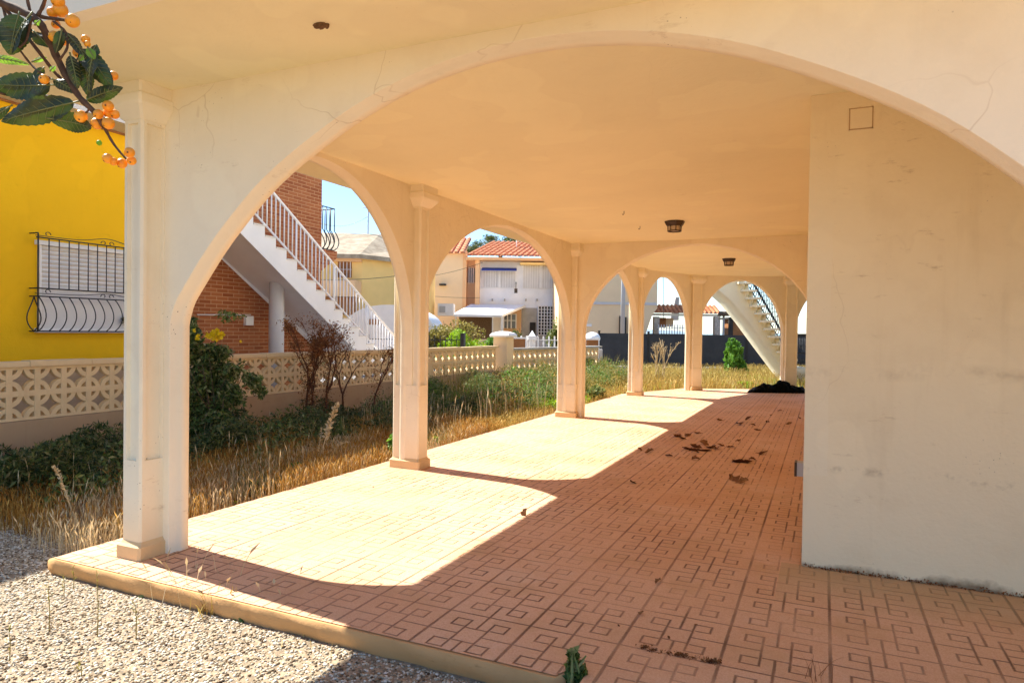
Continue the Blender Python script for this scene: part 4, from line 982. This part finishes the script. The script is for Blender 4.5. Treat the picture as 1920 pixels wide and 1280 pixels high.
p = patchy(1300, -6.5, -4.9, 9.5, 18.5, seed=21); grassfield('weed_stalks', p, rng.uniform(.4, .85, len(p)), 'l_olive', 'olive stalks standing in the weeds', w=.0020, heads=.4, lean=.3, headw=2)
p = patchy(300, -5.9, -4.3, 7.5, 12.5, seed=22); grassfield('weed_stalks', p, rng.uniform(.25, .6, len(p)), 'l_straw', 'pale dry stalks before the green weeds', w=.003, heads=.4, lean=.2, headw=2.2)

# flowering shrub by the first column
fb = D(400, 700, 7.75); fl = (float(fb[0]), float(fb[1]), GZ)
fs = empty('flowering_shrub', fl, 'dark green shrub with yellow flowers behind the first column', 'shrub')
fp = []
for px, py, sx, sz, n_ in ((362, 735, .34, .36, 3000), (398, 715, .26, .32, 2300), (358, 650, .20, .28, 1300), (388, 668, .22, .18, 1100), (425, 745, .20, .20, 1000), (385, 790, .44, .22, 2300), (470, 712, .14, .13, 300), (488, 735, .10, .10, 140), (420, 660, .13, .10, 220), (440, 700, .16, .15, 380), (425, 592, .20, .08, 100), (356, 604, .11, .12, 200)):
    c_ = D(px, py, 7.75+random.uniform(-.12, .12)); fp.append(c_+clumpy(n_, (sx, sx, sz), 22))
fp = np.concatenate(fp); fp = fp[(fp[:, 2] > GZ) & (fp[:, 0] > FX+.06)]
sel = rng.random(len(fp)) < .45; leaves(fp[sel], .060, .42, mat=M['l_dark'], parent=fs, loc=fl, droop=.15); leaves(fp[~sel], .062, .42, name='young_foliage', mat=M['l_mid'], parent=fs, loc=fl, droop=.1)
m = MB(); stems(m, fl, (.45, .5, .6), 12); stems(m, (fl[0], fl[1], .3), (.5, .6, .5), 10, .006); m.build('stem', M['bark'], fs)
for px, py, rr_ in ((392, 626, .06), (404, 622, .05), (414, 629, .055), (371, 632, .04), (399, 632, .05), (365, 619, .025), (408, 634, .045), (452, 640, .02)):
    q = D(px, py, 7.45); m = MB()
    for k_ in range(16):
        d = rv(1)[0]; e = np.cross(d, rv(1)[0]); e = e/(np.linalg.norm(e)+1e-9)*.4; m.add([q, q+d*rr_*.6+e*rr_, q+d*rr_*1.0, q+d*rr_*.6-e*rr_], [(0, 1, 2, 3)])
    m.build('flower', M['flower'], fs)
leaves(np.array((X0-.06, 6.02, 1.40))+clumpy(160, (.06, .16, .13), 5), .05, .6, mat=M['l_dark'], parent=pl, loc=(X0-.03, 6.02, 1.24))

# dead shrubs in front of the wall
def deadshrub(px, pyt, zc, h, trunks, n, label, spread=.28):
    base = D(px, 700, zc); base[2] = GZ; t = empty('dead_shrub', base, label, 'shrub', 'dead shrubs along the block wall'); m = MB(); tips = []
    def grow(p, d, l, r, k_):
        q = p+d*l; m.tube([p, (p+q)/2+np.array([random.uniform(-.02, .02) for _ in range(3)]), q], [r, r*.85, r*.65], 5, cap=False)
        if k_ == 0: tips.append(q); return
        for _ in range(random.choice((2, 3, 3))):
            e = d+np.array([random.uniform(-.55, .55), random.uniform(-.55, .55), random.uniform(-.1, .35)]); e /= np.linalg.norm(e); grow(q, e, l*random.uniform(.55, .8), r*.6, k_-1)
            tips.append(q+e*l*.3)
    for dx in trunks:
        p = base+r0*dx; grow(p, np.array((0.02, 0, 1.)), h*.36, .022, 4)
    m.build('branches', M['twig'], t)
    tp = np.array(tips); q = tp[rng.integers(0, len(tp), n)]+rng.normal(size=(n, 3))*.04
    col = base+r0*0; z = rng.uniform(GZ, h*.70, n//2); tr_ = np.array(trunks)[rng.integers(0, len(trunks), n//2)]
    q2 = col+r0*tr_[:, None]+rng.normal(size=(n//2, 3))*.045; q2[:, 2] = z
    leaves(np.concatenate([q, q2]), .034, .4, mat=M['l_rust'], parent=t, loc=base); return t
deadshrub(588, 0, 9.3, 1.42, (-.09, -.02, .17), 3600, 'tallest rusty dead shrub with twin stems before the block wall')
deadshrub(642, 0, 10.2, 1.15, (0,), 160, 'thin bare dead stem right of the rusty shrub')
deadshrub(700, 0, 10.0, 1.15, (0.02,), 350, 'smaller brown dead shrub just left of the second column')

# beyond the wall
s = D(872, 640, 19); shrub('lime_shrub', (s[0], s[1], GZ), (.80, .7, .82), 7000, .085, 'l_lime', 'glowing lime green bush above the block wall', nc=18)
s = D(838, 640, 20); shrub('olive_shrub', (s[0], s[1], .45), (1.05, .7, .66), 4600, .08, 'l_olive', 'thin olive yellow shrub left of the lime bush', nc=20, lift=.95)
s = D(815, 640, 20); shrub('olive_shrub', (s[0], s[1], .2), (.6, .6, .65), 1300, .08, 'l_olive', 'olive shrub touching the second column in view', nc=12)
s = D(940, 640, 33); shrub('hedge_bush', (s[0], s[1], GZ), (1.0, .7, .78), 2200, .12, 'l_bright', 'round green bush before the white porch posts', nc=14)
s = D(962, 640, 32); shrub('hedge_bush', (s[0], s[1], GZ), (.75, .7, .74), 2400, .12, 'l_dark', 'very dark clipped bush beside the doorway', nc=14)
s = D(1040, 640, 34); shrub('climbing_plant', (s[0], s[1], GZ), (.42, .4, 1.15), 1600, .13, 'l_mid', 'tall green climber beside the white lattice', nc=12)
# pine behind the roofs
pn = root_at('pine_tree', 935, 62, 'dark green pine crown rising behind the terracotta roofs', 'tree')
x_, _ = L(935, 600, 62); m = MB(); X_, Y_ = yawp(x_, 62); m.tube([(X_, Y_, GZ), (X_+.2, Y_, 5), (X_, Y_, 9.3)], [.35, .28, .15], 8); m.build('trunk', M['bark'], pn)
cc = []
for _ in range(22):
    a, b = random.uniform(-3.2, 3.2), random.uniform(-1.5, 1.5); zz = 9.3-abs(a)*.25+random.uniform(-.5, .5); cx2, cy2 = yawp(x_+a, 62+b); cc.append(np.array((cx2, cy2, zz))+rv(260)*rng.uniform(.2, 1, (260, 1))*np.array((.75, .75, .42)))
leaves(np.concatenate(cc), .26, .22, mat=M['l_dark'], parent=pn, loc=tuple(pn.location))

# garden plants near the far columns
s = D(1122, 640, 19.5); shrub('leafy_bush', (s[0], s[1], GZ), (.50, .45, .36), 2200, .09, 'l_bright', 'green bush with bare grey twigs between the third and fourth columns', nc=10)
bt2 = empty('bare_twig_bush', tuple(D(1106, 640, 18.6)[:2])+(GZ,), 'grey leafless twiggy bush left of the green bush', 'bush'); m = MB(); stems(m, tuple(D(1106, 640, 18.6)[:2])+(GZ,), (.35, .35, .30), 26, .012, 1., .3); m.build('twigs', M['concrete'], bt2)
shrub('leafy_bush', (-4.12, 13.15, GZ), (.26, .42, .17), 900, .07, 'l_mid', 'low green plant creeping onto the platform right of the third column', nc=8)
s = D(1381, 640, 22.5); shrub('sapling', (s[0], s[1], GZ), (.42, .4, .62), 1100, .15, 'l_bright', 'broad leafed bright green sapling before the dark fence and curved stair', nc=9, wid=.8)
shrub('leafy_bush', (-1.75, 18.3, GZ), (.30, .25, .12), 300, .08, 'l_lime', 'small lime tuft beside the black heap', nc=6)
# branching dry thistle before the dark fence
th = empty('dry_thistle', (-3.85, 17.9, GZ), 'tall pale branching dead thistle in front of the dark fence', 'plant'); m = MB(); heads = []
def twig(p, d, l, r, k_):
    q = p+d*l; m.tube([p, q], [r, r*.7], 4, cap=False)
    if k_ == 0: heads.append(q); return
    for _ in range(3): e = d+np.array([random.uniform(-.5, .5), random.uniform(-.5, .5), random.uniform(0, .3)]); e /= np.linalg.norm(e); twig(p+d*l*random.uniform(.5, 1), e, l*.6, r*.7, k_-1)
for _ in range(4): twig(np.array((-3.85+random.uniform(-.15, .15), 17.9, GZ)), np.array((random.uniform(-.22, .22), random.uniform(-.1,.1), 1.)), .62, .012, 3)
m.build('stems', M['l_straw'], th); leaves(np.repeat(np.array(heads), 2, 0)+rng.normal(size=(2*len(heads), 3))*.012, .028, .5, name='seed_fluff', mat=M['l_straw'], parent=th, loc=(-3.85, 17.9, GZ))['kind'] = 'stuff'

# tall foxtail-like dry weeds
def plume(m, base, tip, bend, w, n=60):
    base = np.array(base, float); tip = np.array(tip, float); pts = [base+(tip-base)*t+np.array(bend)*math.sin(math.pi*t*.9)*t for t in np.linspace(0, 1, 12)]
    m.tube(pts, [.006*(1-.6*t) for t in np.linspace(0, 1, 12)], 5)
    for i in range(n):
        t = .42+.58*i/n; p = base+(tip-base)*t+np.array(bend)*math.sin(math.pi*t*.9)*t; d = rv(1)[0]*w*(1.15-abs(t-.7)*1.6); d[2] = abs(d[2])*.6+.01; s = np.cross(d, rv(1)[0]); s = s/(np.linalg.norm(s)+1e-9)*w*.25
        m.add([p, p+d*.5+s, p+d, p+d*.5-s], [(0, 1, 2, 3)])
tw = empty('dry_weed', (-4.6, 5.45, GZ), 'tall pale dry weed plume leaning right beside the second column', 'weed'); m = MB()
b0 = W(592, 880, 2, GZ); plume(m, b0, D(632, 760, 7.35), (0, 0, .04), .06, 90); plume(m, b0, D(655, 838, 7.2), (0, 0, .14), .03, 40); plume(m, b0, D(660, 860, 7.1), (0, 0, .08), .02, 20); plume(m, b0, D(604, 800, 7.4), (0, 0, 0), .03, 30)
m.build('plume', M['l_straw'], tw)
tw = empty('dry_weed', (-4.5, 2.95, GZ), 'bent pale dry weed left of the first column', 'weed'); m = MB()
b0 = W(150, 1000, 2, GZ); plume(m, b0, D(100, 884, 4.6), (0, 0, .10), .025, 80); m.build('plume', M['l_straw'], tw)
for px, pyb, pyt in ((495, 1000, 905), (430, 800, 740), (420, 880, 720), (790, 860, 700)):
    pass
# thin stalks growing in the gravel
for i, (px, pyb, pyt) in enumerate(((92, 1185, 1095), (183, 1195, 1068), (18, 1240, 1170), (152, 1270, 1240), (255, 1200, 1130), (120, 1120, 1075), (138, 1105, 1062))):
    b0 = W(px, pyb, 2, GZ); zc = float((b0-np.array((0, 0, CAMH)))@fw); t = empty('gravel_stalk', b0, ['thin dry stalk in the gravel below the slab corner', 'tallest thin stalk in the gravel left of the slab front', 'faint stalk at the left edge of the gravel', 'short stalk at the bottom of the gravel', 'thin stalk before the slab under the first column', 'short leafy stalk touching the slab corner', 'second leafy stalk by the slab corner'][i], 'weed', 'thin stalks in the gravel')
    m = MB(); tp = D(px-2, pyt, zc); m.tube([b0, (b0+tp)/2+r0*.005, tp], [.0022, .0018, .001], 4)
    for k_ in range(8): q = b0+(tp-b0)*(.3+.7*k_/8); d = rv(1)[0]*.02; d[2] = abs(d[2]); m.add([q, q+d+r0*.003, q+d*1.4, q+d-r0*.003], [(0, 1, 2, 3)])
    m.build('stalk', M['l_olive'], t)
def clump(name, px, py, n, h, mat, label, w=.0022, heads=.8, z=GZ, spread=.05, lean=.6, cat='grass'):
    b0 = W(px, py, 2, z); p = b0[:2]+rng.normal(size=(n, 2))*spread; V, F = blades(n, p, rng.uniform(h*.5, h, n), w=w, heads=heads, lean=lean, z=z, headw=3.0); t = empty(name, b0, label, cat); big('blades', V, F, M[mat], t, b0); return t
clump('foxtail_grass', 372, 1120, 26, .26, 'l_straw', 'pale foxtail heads standing before the first column slab', spread=.12)
clump('foxtail_grass', 400, 1150, 60, .13, 'l_gold', 'golden grass tuft growing from the slab edge', spread=.04, heads=.1, lean=.9)
clump('foxtail_grass', 500, 1130, 8, .16, 'l_straw', 'few pale seed heads over the shaded slab edge', spread=.14)
clump('foxtail_grass', 620, 1180, 50, .06, 'l_gold', 'short yellow grass along the right end of the slab', spread=.13, heads=.2)
def seedling(px, py, r, n, size, mat, label, z=GZ, nm='seedling'):
    b0 = W(px, py, 2, z); return shrub(nm, tuple(b0), r, n, size, mat, label, 'seedling', nc=6, wid=.5, stem='l_mid', upb=.5)
seedling(283, 1118, (.05, .05, .04), 70, .03, 'l_lime', 'small lime seedling against the slab below the first column')
seedling(455, 1158, (.035, .035, .035), 50, .025, 'l_bright', 'small green seedling by the slab right of the grass tuft')
seedling(735, 868, (.09, .09, .17), 160, .07, 'l_bright', 'bright green seedling left of the second column base')
seedling(555, 905, (.06, .06, .10), 70, .045, 'l_bright', 'green seedling in the dry grass before the tall plume')
seedling(640, 838, (.10, .10, .22), 200, .05, 'l_mid', 'feathery green seedling behind the plume')
seedling(440, 952, (.06, .06, .03), 50, .03, 'l_lime', 'yellow green tuft at the platform edge right of the first column')
seedling(645, 900, (.07, .07, .04), 60, .03, 'l_lime', 'yellow flowering tuft at the platform edge before the second column')
seedling(820, 835, (.10, .10, .08), 90, .04, 'l_lime', 'yellow green tuft just right of the second column')
seedling(1403, 732, (.2, .2, .10), 120, .06, 'l_lime', 'lime tuft left of the black heap')
seedling(1078, 1285, (.055, .05, .075), 260, .042, 'l_mid', 'dark weed growing in the notch of the slab', z=-.05, nm='notch_weed')
for i in range(9):
    px = 690+i*42; py = 1192+i*10.2+4; b0 = W(px, py, 2, GZ); 
tag(leaves(np.array([W(px, 1192+(px-690)*.243+10+random.uniform(-3, 5), 2, GZ+.01) for px in rng.uniform(690, 1030, 420)]), .022, .5, name='moss_fringe', mat=M['l_dark']), 'dark moss and weeds under the shaded slab front', 'moss', kind='stuff')

# ---------------------------------------------------------------- gravel stones
def stones(n, xr_, yr_, smin, smax, name, cond):
    p = np.column_stack([rng.uniform(*xr_, n), rng.uniform(*yr_, n)]); p = p[cond(p[:, 0], p[:, 1])]; n = len(p)
    oct_ = np.array([(1, 0, 0), (0, 1, 0), (-1, 0, 0), (0, -1, 0), (0, 0, 1.), (.7, .7, .55), (-.7, .7, .5), (-.7, -.7, .55), (.7, -.7, .5)])
    tri = np.array([(0, 5, 8), (5, 4, 8), (1, 6, 5), (6, 4, 5), (2, 7, 6), (7, 4, 6), (3, 8, 7), (8, 4, 7), (0, 1, 5), (1, 2, 6), (2, 3, 7), (3, 0, 8)])
    s = rng.uniform(smin, smax, n)**1.0; V = oct_[None]*rng.uniform(.65, 1.25, (n, 9, 3))*s[:, None, None]; V[:, :, 2] *= .75
    a = rng.uniform(0, 6.28, n); c, q = np.cos(a)[:, None], np.sin(a)[:, None]; X = V[:, :, 0]*c-V[:, :, 1]*q; Y = V[:, :, 0]*q+V[:, :, 1]*c
    V = np.stack([X+p[:, :1], Y+p[:, 1:], V[:, :, 2]+GZ+rng.uniform(-.001, .006, (n, 1))], 2).reshape(-1, 3)
    F = (np.arange(n)[:, None, None]*9+tri[None]).reshape(-1, 3); o = big(name, V, F, M['stone']); return o
inside = lambda x, y: ((y < 2.40) | (x < -3.92)) & ((x < -.83) | (y < -2)) & ((y < 2.9) | (x < -3.9)) & (y < 2.95+.12*np.sin(x*7))
o = stones(95000, (-6.2, -.83), (1.2, 3.05), .0028, .0095, 'gravel', inside); tag(o, 'pale crushed gravel spread before the porch slab', 'gravel', kind='stuff')

# ---------------------------------------------------------------- debris on the tiles
def deadleaf_mesh(sz, seed):
    r_ = random.Random(seed); m = MB(); nx_, ny_ = 7, 4; V = []
    cu = r_.uniform(1.0, 2.6); tw_ = r_.uniform(-.8, .8)
    for i in range(nx_+1):
        u = i/nx_; w = math.sin(math.pi*min(1, u*.96+.02))**.7*.32*(1+.25*math.sin(u*17+seed))
        for j in range(ny_+1):
            v = (j/ny_-.5)*2; a = v*cu*.6+tw_*u; x = (u-.5); y = w*math.sin(a)/max(.5, cu*.6); z = w*(1-math.cos(a))*.9+.10*math.sin(u*3.1+seed)+.02
            V.append((x*sz, y*sz, (z+.03)*sz))
    m.add(V, [(i*(ny_+1)+j, i*(ny_+1)+j+1, (i+1)*(ny_+1)+j+1, (i+1)*(ny_+1)+j) for i in range(nx_) for j in range(ny_)], True); return m
protos = []
named = {0: 'largest upright dead leaf on the tiles before the wall', 1: 'curled dead leaf left of the largest one on the shaded tiles', 2: 'small upright dead leaf standing on the sunlit tiles by the shade line', 3: 'dark curled leaf on the near tiles right of centre', 4: 'hook shaped dead leaf on the nearest shaded tiles', 5: 'brown dead leaf beside the far end of the wall corner'}
spots = [(1378, 902, .17), (1190, 905, .13), (987, 966, .12), (1234, 1091, .07), (1200, 1150, .06), (1478, 794, .16), (1500, 784, .12), (1392, 866, .24), (1380, 865, .2), (1425, 850, .22), (1412, 797, .1), (1440, 792, .1),
         (1384, 796, .22), (1400, 786, .2), (1292, 842, .2), (1305, 838, .2), (1318, 844, .24), (1330, 838, .22), (1345, 841, .18), (1300, 848, .14), (1322, 833, .2), (1352, 836, .14), (1270, 818, .22), (1290, 816, .2), (1310, 812, .16), (1282, 822, .15), (1217, 848, .14), (1305, 862, .12), (1200, 843, .1), (1370, 838, .12), (1385, 826, .12), (1420, 806, .12), (1445, 778, .1), (1350, 788, .12), (1255, 855, .1), (1410, 862, .1), (1462, 770, .1),
         (1255, 1195, .03), (1160, 1172, .02), (700, 912, .03), (1305, 1170, .02), (1440, 1050, .02), (1392, 905, .14), (1372, 898, .12)]
gname = 'dead leaves scattered on the porch tiles'
for i, (px, py, s) in enumerate(spots):
    b0 = W(px, py, 2, .006); s *= .82
    if i < 8: o = deadleaf_mesh(s, i+3).build('dead_leaf', M['deadleaf']); protos.append((o, s))
    else:
        o = protos[i % 8][0].copy(); link(o); q = s/protos[i % 8][1]; o.scale = (q, q, q)
    o.location = b0; o.rotation_euler = (random.uniform(-.3, .3), random.uniform(-.3, .3), random.uniform(0, 6.28))
    if i == 0: o.rotation_euler = (.2, -.8, .5)
    if i == 2: o.rotation_euler = (0, -1.25, 1.0)
    tag(o, named.get(i, 'small curled brown leaf lying on the shaded porch tiles'), 'leaf', None if i in named else gname)
    if i in named and 'group' in o: del o['group']
# weeds in the crack of the near tiles
cw = empty('crack_weeds', tuple(W(1275, 1232, 2, 0)), 'dark line of dead weeds in a crack of the nearest tiles', 'weeds')
q = []
for px, py, n_, s in ((1210, 1214, 60, 5), (1225, 1219, 40, 6), (1250, 1224, 30, 10), (1272, 1228, 70, 5), (1283, 1230, 40, 4), (1300, 1233, 30, 9), (1322, 1239, 25, 6), (1336, 1240, 110, 5), (1345, 1242, 40, 4)):
    for _ in range(n_): q.append(W(px+random.gauss(0, s), py+random.gauss(0, 1.3)+.0, 2, .004)+np.array((0, 0, abs(random.gauss(0, .006)))))
leaves(np.array(q), .014, .35, mat=M['l_rust'], parent=cw, loc=tuple(cw.location), upb=.3)
clump('grass_tuft', 1540, 1285, 12, .11, 'l_rust', 'thin dark grass tuft at the bottom edge of the tiles', spread=.05, heads=0, z=.004, lean=1.2, w=.0015)
cover_q = np.array([W(px, py, 2, .012) for px, py in zip(rng.uniform(1530, 1900, 500), 0*rng.uniform(0, 1, 500)+1)])
qq = np.column_stack([rng.uniform(-.08, 1.25, 500), 4.184-np.abs(rng.normal(0, .010, 500)), .004+np.abs(rng.normal(0, .010, 500))])
tag(leaves(qq, .013, .6, name='wall_foot_debris', mat=M['l_rust']), 'dark crumbly debris along the foot of the cream wall', 'debris', kind='stuff')
# black heap by the last column
hp = empty('black_heap', (-.95, 16.55, 0), 'black crumpled plastic heap lying on the tiles before the last column', 'heap')
V = []; nx_, ny_ = 64, 26
for i in range(nx_+1):
    for j in range(ny_+1):
        u, v = i/nx_*2-1, j/ny_*2-1; rr_ = max(0, 1-abs(u)**3)*max(0, 1-v*v)
        prf = .15+.07*math.exp(-((u-.15)/.35)**2)+.03*math.sin(u*9)+.02*math.sin(u*23+v*7)
        z = prf*rr_**.6*(1+.13*math.sin(u*19+v*7)*math.sin(v*9+u*5))+.006*random.random()
        X = -.94+u*.60; Y = 16.62+v*.30+u*.27
        V.append((X+.012*random.uniform(-1, 1), Y+.012*random.uniform(-1, 1), .006+max(0, z)))
m = MB(); m.add(V, [(i*(ny_+1)+j, (i+1)*(ny_+1)+j, (i+1)*(ny_+1)+j+1, i*(ny_+1)+j+1) for i in range(nx_) for j in range(ny_)], True); m.build('crumpled_sheet', M['bag'], hp)

# ---------------------------------------------------------------- loquat branch hanging in from the left
lq = empty('loquat_tree', tuple(D(-60, -40, 1.55)), 'loquat tree branch with orange fruit and dark leaves hanging in at upper left', 'tree')
def fm():
    k = N('loquat_skin', .38, .45); k.col(k.mix(k.rng(k.noise(30, 3), .35, .7), (.80, .29, .010), (.86, .40, .025))); k.b.inputs['Subsurface Weight'].default_value = .25; k.b.inputs['Subsurface Radius'].default_value = (.02, .01, .003); k.b.inputs['Subsurface Scale'].default_value = .5
    k.bump(k.noise(160, 2), .1, .001); return k.m
M['fruit'] = fm()
def lm():
    k = N('loquat_leaf', .42, .4); a = k.mix(k.rng(k.noise(22, 4, .6), .35, .68), (.012, .020, .006), (.045, .058, .014)); a = k.mix(k.rng(k.noise(14, 3), .55, .7, 0, .7), a, (.09, .06, .02)); k.col(a)
    k.bump(k.noise(180, 4, .6), .5, .003); tr = k.n('ShaderNodeBsdfTranslucent'); tr.inputs[0].default_value = (.10, .20, .01, 1); mx = k.n('ShaderNodeMixShader'); mx.inputs[0].default_value = .09
    out = k.t.nodes['Material Output']; k.t.links.new(k.b.outputs[0], mx.inputs[1]); k.t.links.new(tr.outputs[0], mx.inputs[2]); k.t.links.new(mx.outputs[0], out.inputs[0]); return k.m
M['lq'] = lm()
M['lqbright'] = leafm('young_loquat_leaf', [(.20, .40, .03), (.28, .50, .05)], .4, .5, .4)
M['lqvein'] = flat('leaf_vein', (.16, .17, .055), .6, .2, 40)
M['lqbark'] = flat('loquat_bark', (.10, .055, .03), .85, .35, 60)
def dd(px, py, z=1.5): return D(px, py, z)
def branch(pts, rpx0, rpx1, name='branch', z=1.5):
    k_ = 1.5/FPX; m = MB(); P = [dd(x, y, z+.01*math.sin(i*1.7)) for i, (x, y) in enumerate(pts)]
    Q = []
    for i in range(len(P)-1):
        for t in np.linspace(0, 1, 5)[:-1]: Q.append(P[i]*(1-t)+P[i+1]*t)
    Q.append(P[-1])
    for _ in range(2): Q = [Q[0]]+[(Q[i-1]+2*Q[i]+Q[i+1])/4 for i in range(1, len(Q)-1)]+[Q[-1]]
    n = len(Q); m.tube(Q, [k_*(rpx0+(rpx1-rpx0)*i/(n-1))*(1+.12*math.sin(i*2.3)) for i in range(n)], 7); return m.build(name, M['lqbark'], lq)
branch([(-60, -25), (0, 5), (55, 28), (78, 45), (98, 90), (122, 140), (150, 185), (180, 212), (196, 240)], 9, 4.5)
branch([(196, 240), (212, 270), (236, 298)], 3, 1.8, 'twig')
branch([(-30, -30), (10, 15), (45, 62), (75, 100), (105, 140), (125, 155)], 4.5, 2.5, z=1.53)
branch([(55, 28), (90, 34), (120, 38), (140, 42)], 4.5, 2, 'twig')
branch([(100, 40), (125, 60), (128, 90), (112, 112)], 2.5, 2, 'twig', 1.48)
branch([(30, 85), (55, 118), (72, 135), (95, 148)], 2, 2, 'twig', 1.52)
branch([(60, 30), (55, 55), (48, 80), (35, 90)], 2.5, 2, 'twig', 1.47)
branch([(150, 185), (170, 205), (152, 218)], 2.2, 1.8, 'twig'); branch([(-20, -50), (5, 10), (14, 45)], 3.5, 2.5, 'twig', 1.56)
branch([(110, 160), (140, 152), (165, 148)], 1.8, 1.5, 'twig'); branch([(70, 30), (82, 10), (88, -20)], 3.5, 3.5, 'twig'); branch([(58, 28), (52, 5), (48, -20)], 3, 3, 'twig')
branch([(-20, 168), (10, 178)], 3, 2, 'twig'); branch([(125, 130), (140, 118), (150, 105)], 1.8, 1.5, 'twig')
branch([(108, 90), (112, 78), (114, 72)], 1.6, 1.4, 'twig')
def lleaf(b, t, wpx, mat='lq', curl=.25, tilt=0., z=1.5, fold=.2, dz=0.):
    """serrated ribbed leaf from pixel b to pixel t at depth z (+dz at the tip)"""
    B = dd(*b, z); T = dd(*t, z+dz); Lg = np.linalg.norm(T-B); d = (T-B)/Lg; side = np.cross(d, -fw); side /= np.linalg.norm(side); nr = np.cross(side, d)
    side, nr = side*math.cos(tilt)+nr*math.sin(tilt), nr*math.cos(tilt)-side*math.sin(tilt); w = wpx*z/FPX*.5/max(.35, abs(math.cos(tilt)))
    nx_, ny_ = 22, 10; V = []
    for i in range(nx_+1):
        u = i/nx_; ww = w*(math.sin(math.pi*u**.8)**.75)*(1+.09*(i % 2)); 
        for j in range(ny_+1):
            v = (j/ny_-.5)*2; rib = .035*abs(math.sin((u*9-abs(v)*1.6)*math.pi))*w
            V.append(B+d*Lg*u+side*ww*v+nr*(curl*Lg*math.sin(math.pi*u)*.25-fold*ww*abs(v)+rib+.22*ww*math.sin(u*7+v*2.2+B[0]*40)*abs(v)))
    m = MB(); m.add(V, [(i*(ny_+1)+j, (i+1)*(ny_+1)+j, (i+1)*(ny_+1)+j+1, i*(ny_+1)+j+1) for i in range(nx_) for j in range(ny_)], True)
    lf = m.build('leaf', M[mat], lq); m = MB(); mid_ = lambda u: B+d*Lg*u+nr*(curl*Lg*math.sin(math.pi*u)*.25+.0012)
    m.tube([B-d*Lg*.08]+[mid_(u) for u in np.linspace(0, 1, 8)], [.0020, .0018, .0016, .0015, .0013, .0011, .0009, .0007, .0004], 5)
    if Lg > .06:
        for u in np.linspace(.12, .85, 8):
            for sg in (-1, 1):
                ww = w*(math.sin(math.pi*(u+.08)**.8)**.75) if u < .9 else 0
                m.tube([mid_(u), mid_(u+.05)+side*sg*ww*.45+nr*(-fold*ww*.45+.0015), mid_(min(1, u+.10))+side*sg*ww*.85+nr*(-fold*ww*.85+.0015)], [.0007, .0006, .0003], 4)
    m.build('vein', M['lqvein'], lf); return lf
lleaf((95, 160), (-22, 158), 52, curl=-.2); lleaf((140, 192), (2, 228), 44, curl=.3, tilt=.3); lleaf((92, 222), (172, 240), 34, curl=-.5, tilt=-.4)
lleaf((35, 28), (18, 104), 46, tilt=.5, z=1.47); lleaf((58, 28), (22, 102), 26, tilt=-.6, z=1.46); lleaf((-15, 108), (56, 122), 15, 'lqbright', z=1.54); lleaf((62, 116), (88, 108), 10, 'lqbright', z=1.54)
lleaf((152, 92), (212, 168), 34, tilt=.5, curl=.4); lleaf((162, 188), (231, 164), 26, tilt=-.3, curl=.4); lleaf((158, 108), (164, 180), 20, tilt=.8); lleaf((132, 104), (146, 168), 18, tilt=.7, z=1.48)
lleaf((170, 112), (182, 84), 24, tilt=.3); lleaf((64, 60), (92, 90), 22, tilt=.5, z=1.52); lleaf((178, 100), (170, 178), 24, tilt=-.6, z=1.47); lleaf((100, 150), (150, 178), 20, tilt=.4); lleaf((82, 128), (60, 150), 14, tilt=.4, z=1.52)
lleaf((165, 90), (178, 112), 14, 'lqbright', tilt=.4, z=1.46); lleaf((118, 58), (160, 110), 14, tilt=1.0, z=1.49); lleaf((20, 200), (-30, 240), 16, z=1.5); lleaf((115, 58), (104, 100), 12, tilt=.9, z=1.47)
for px, py in ((66, 47), (148, 113), (95, 133)): lleaf((px, py), (px+9, py-9), 11, 'lqbright', z=1.46)
fr = [(114, 19, 13.5), (136, 39, 12.5), (99, 24, 10), (105, 46, 8), (102, 69, 10), (119, 73, 12), (109, 2, 12), (161, 74, 8), (164, 83, 6), (146, 99, 9), (213, 142, 8.5), (83, 149, 9), (152, 218, 11.5), (203, 199, 10), (185, 214, 9), (204, 212, 9.5), (215, 214, 9), (182, 232, 10.5), (204, 231, 11), (202, 297, 9), (213, 303, 7.5), (229, 306, 9.5), (243, 286, 9.5), (247, 301, 8.5)]
kf = 1.5/FPX
for i, (px, py, r_) in enumerate(fr):
    z = 1.5+random.uniform(-.015, .02); c = dd(px, py, z); ax_ = np.array((random.uniform(-.5, .5), -.6, random.uniform(-.9, .1))); ax_ /= np.linalg.norm(ax_)
    m = MB(); m.ball(c, r_*kf, 18, 12, lambda q: 1+.06*float(q@ax_)-.10*math.exp(-((1-float(q@ax_))/.02))); o = m.build('fruit', M['fruit'], lq, loc=c)
    m = MB(); cc_ = c+ax_*r_*kf*.93; s1 = np.cross(ax_, (0, 0, 1.)); s1 /= np.linalg.norm(s1); s2 = np.cross(ax_, s1)
    V = [cc_+ax_*.0012]
    for k_ in range(10): a = k_*math.pi/5; V.append(cc_+(s1*math.cos(a)+s2*math.sin(a))*r_*kf*(.26 if k_ % 2 else .12)+ax_*.0008)
    m.add(V, [(0, k_+1, (k_+1) % 10+1) for k_ in range(10)]); m.build('calyx', M['lqbark'], o)
m = MB(); m.ball(dd(186, 268), 5*kf, 10, 8); m.build('bud', M['lqbright'], lq)
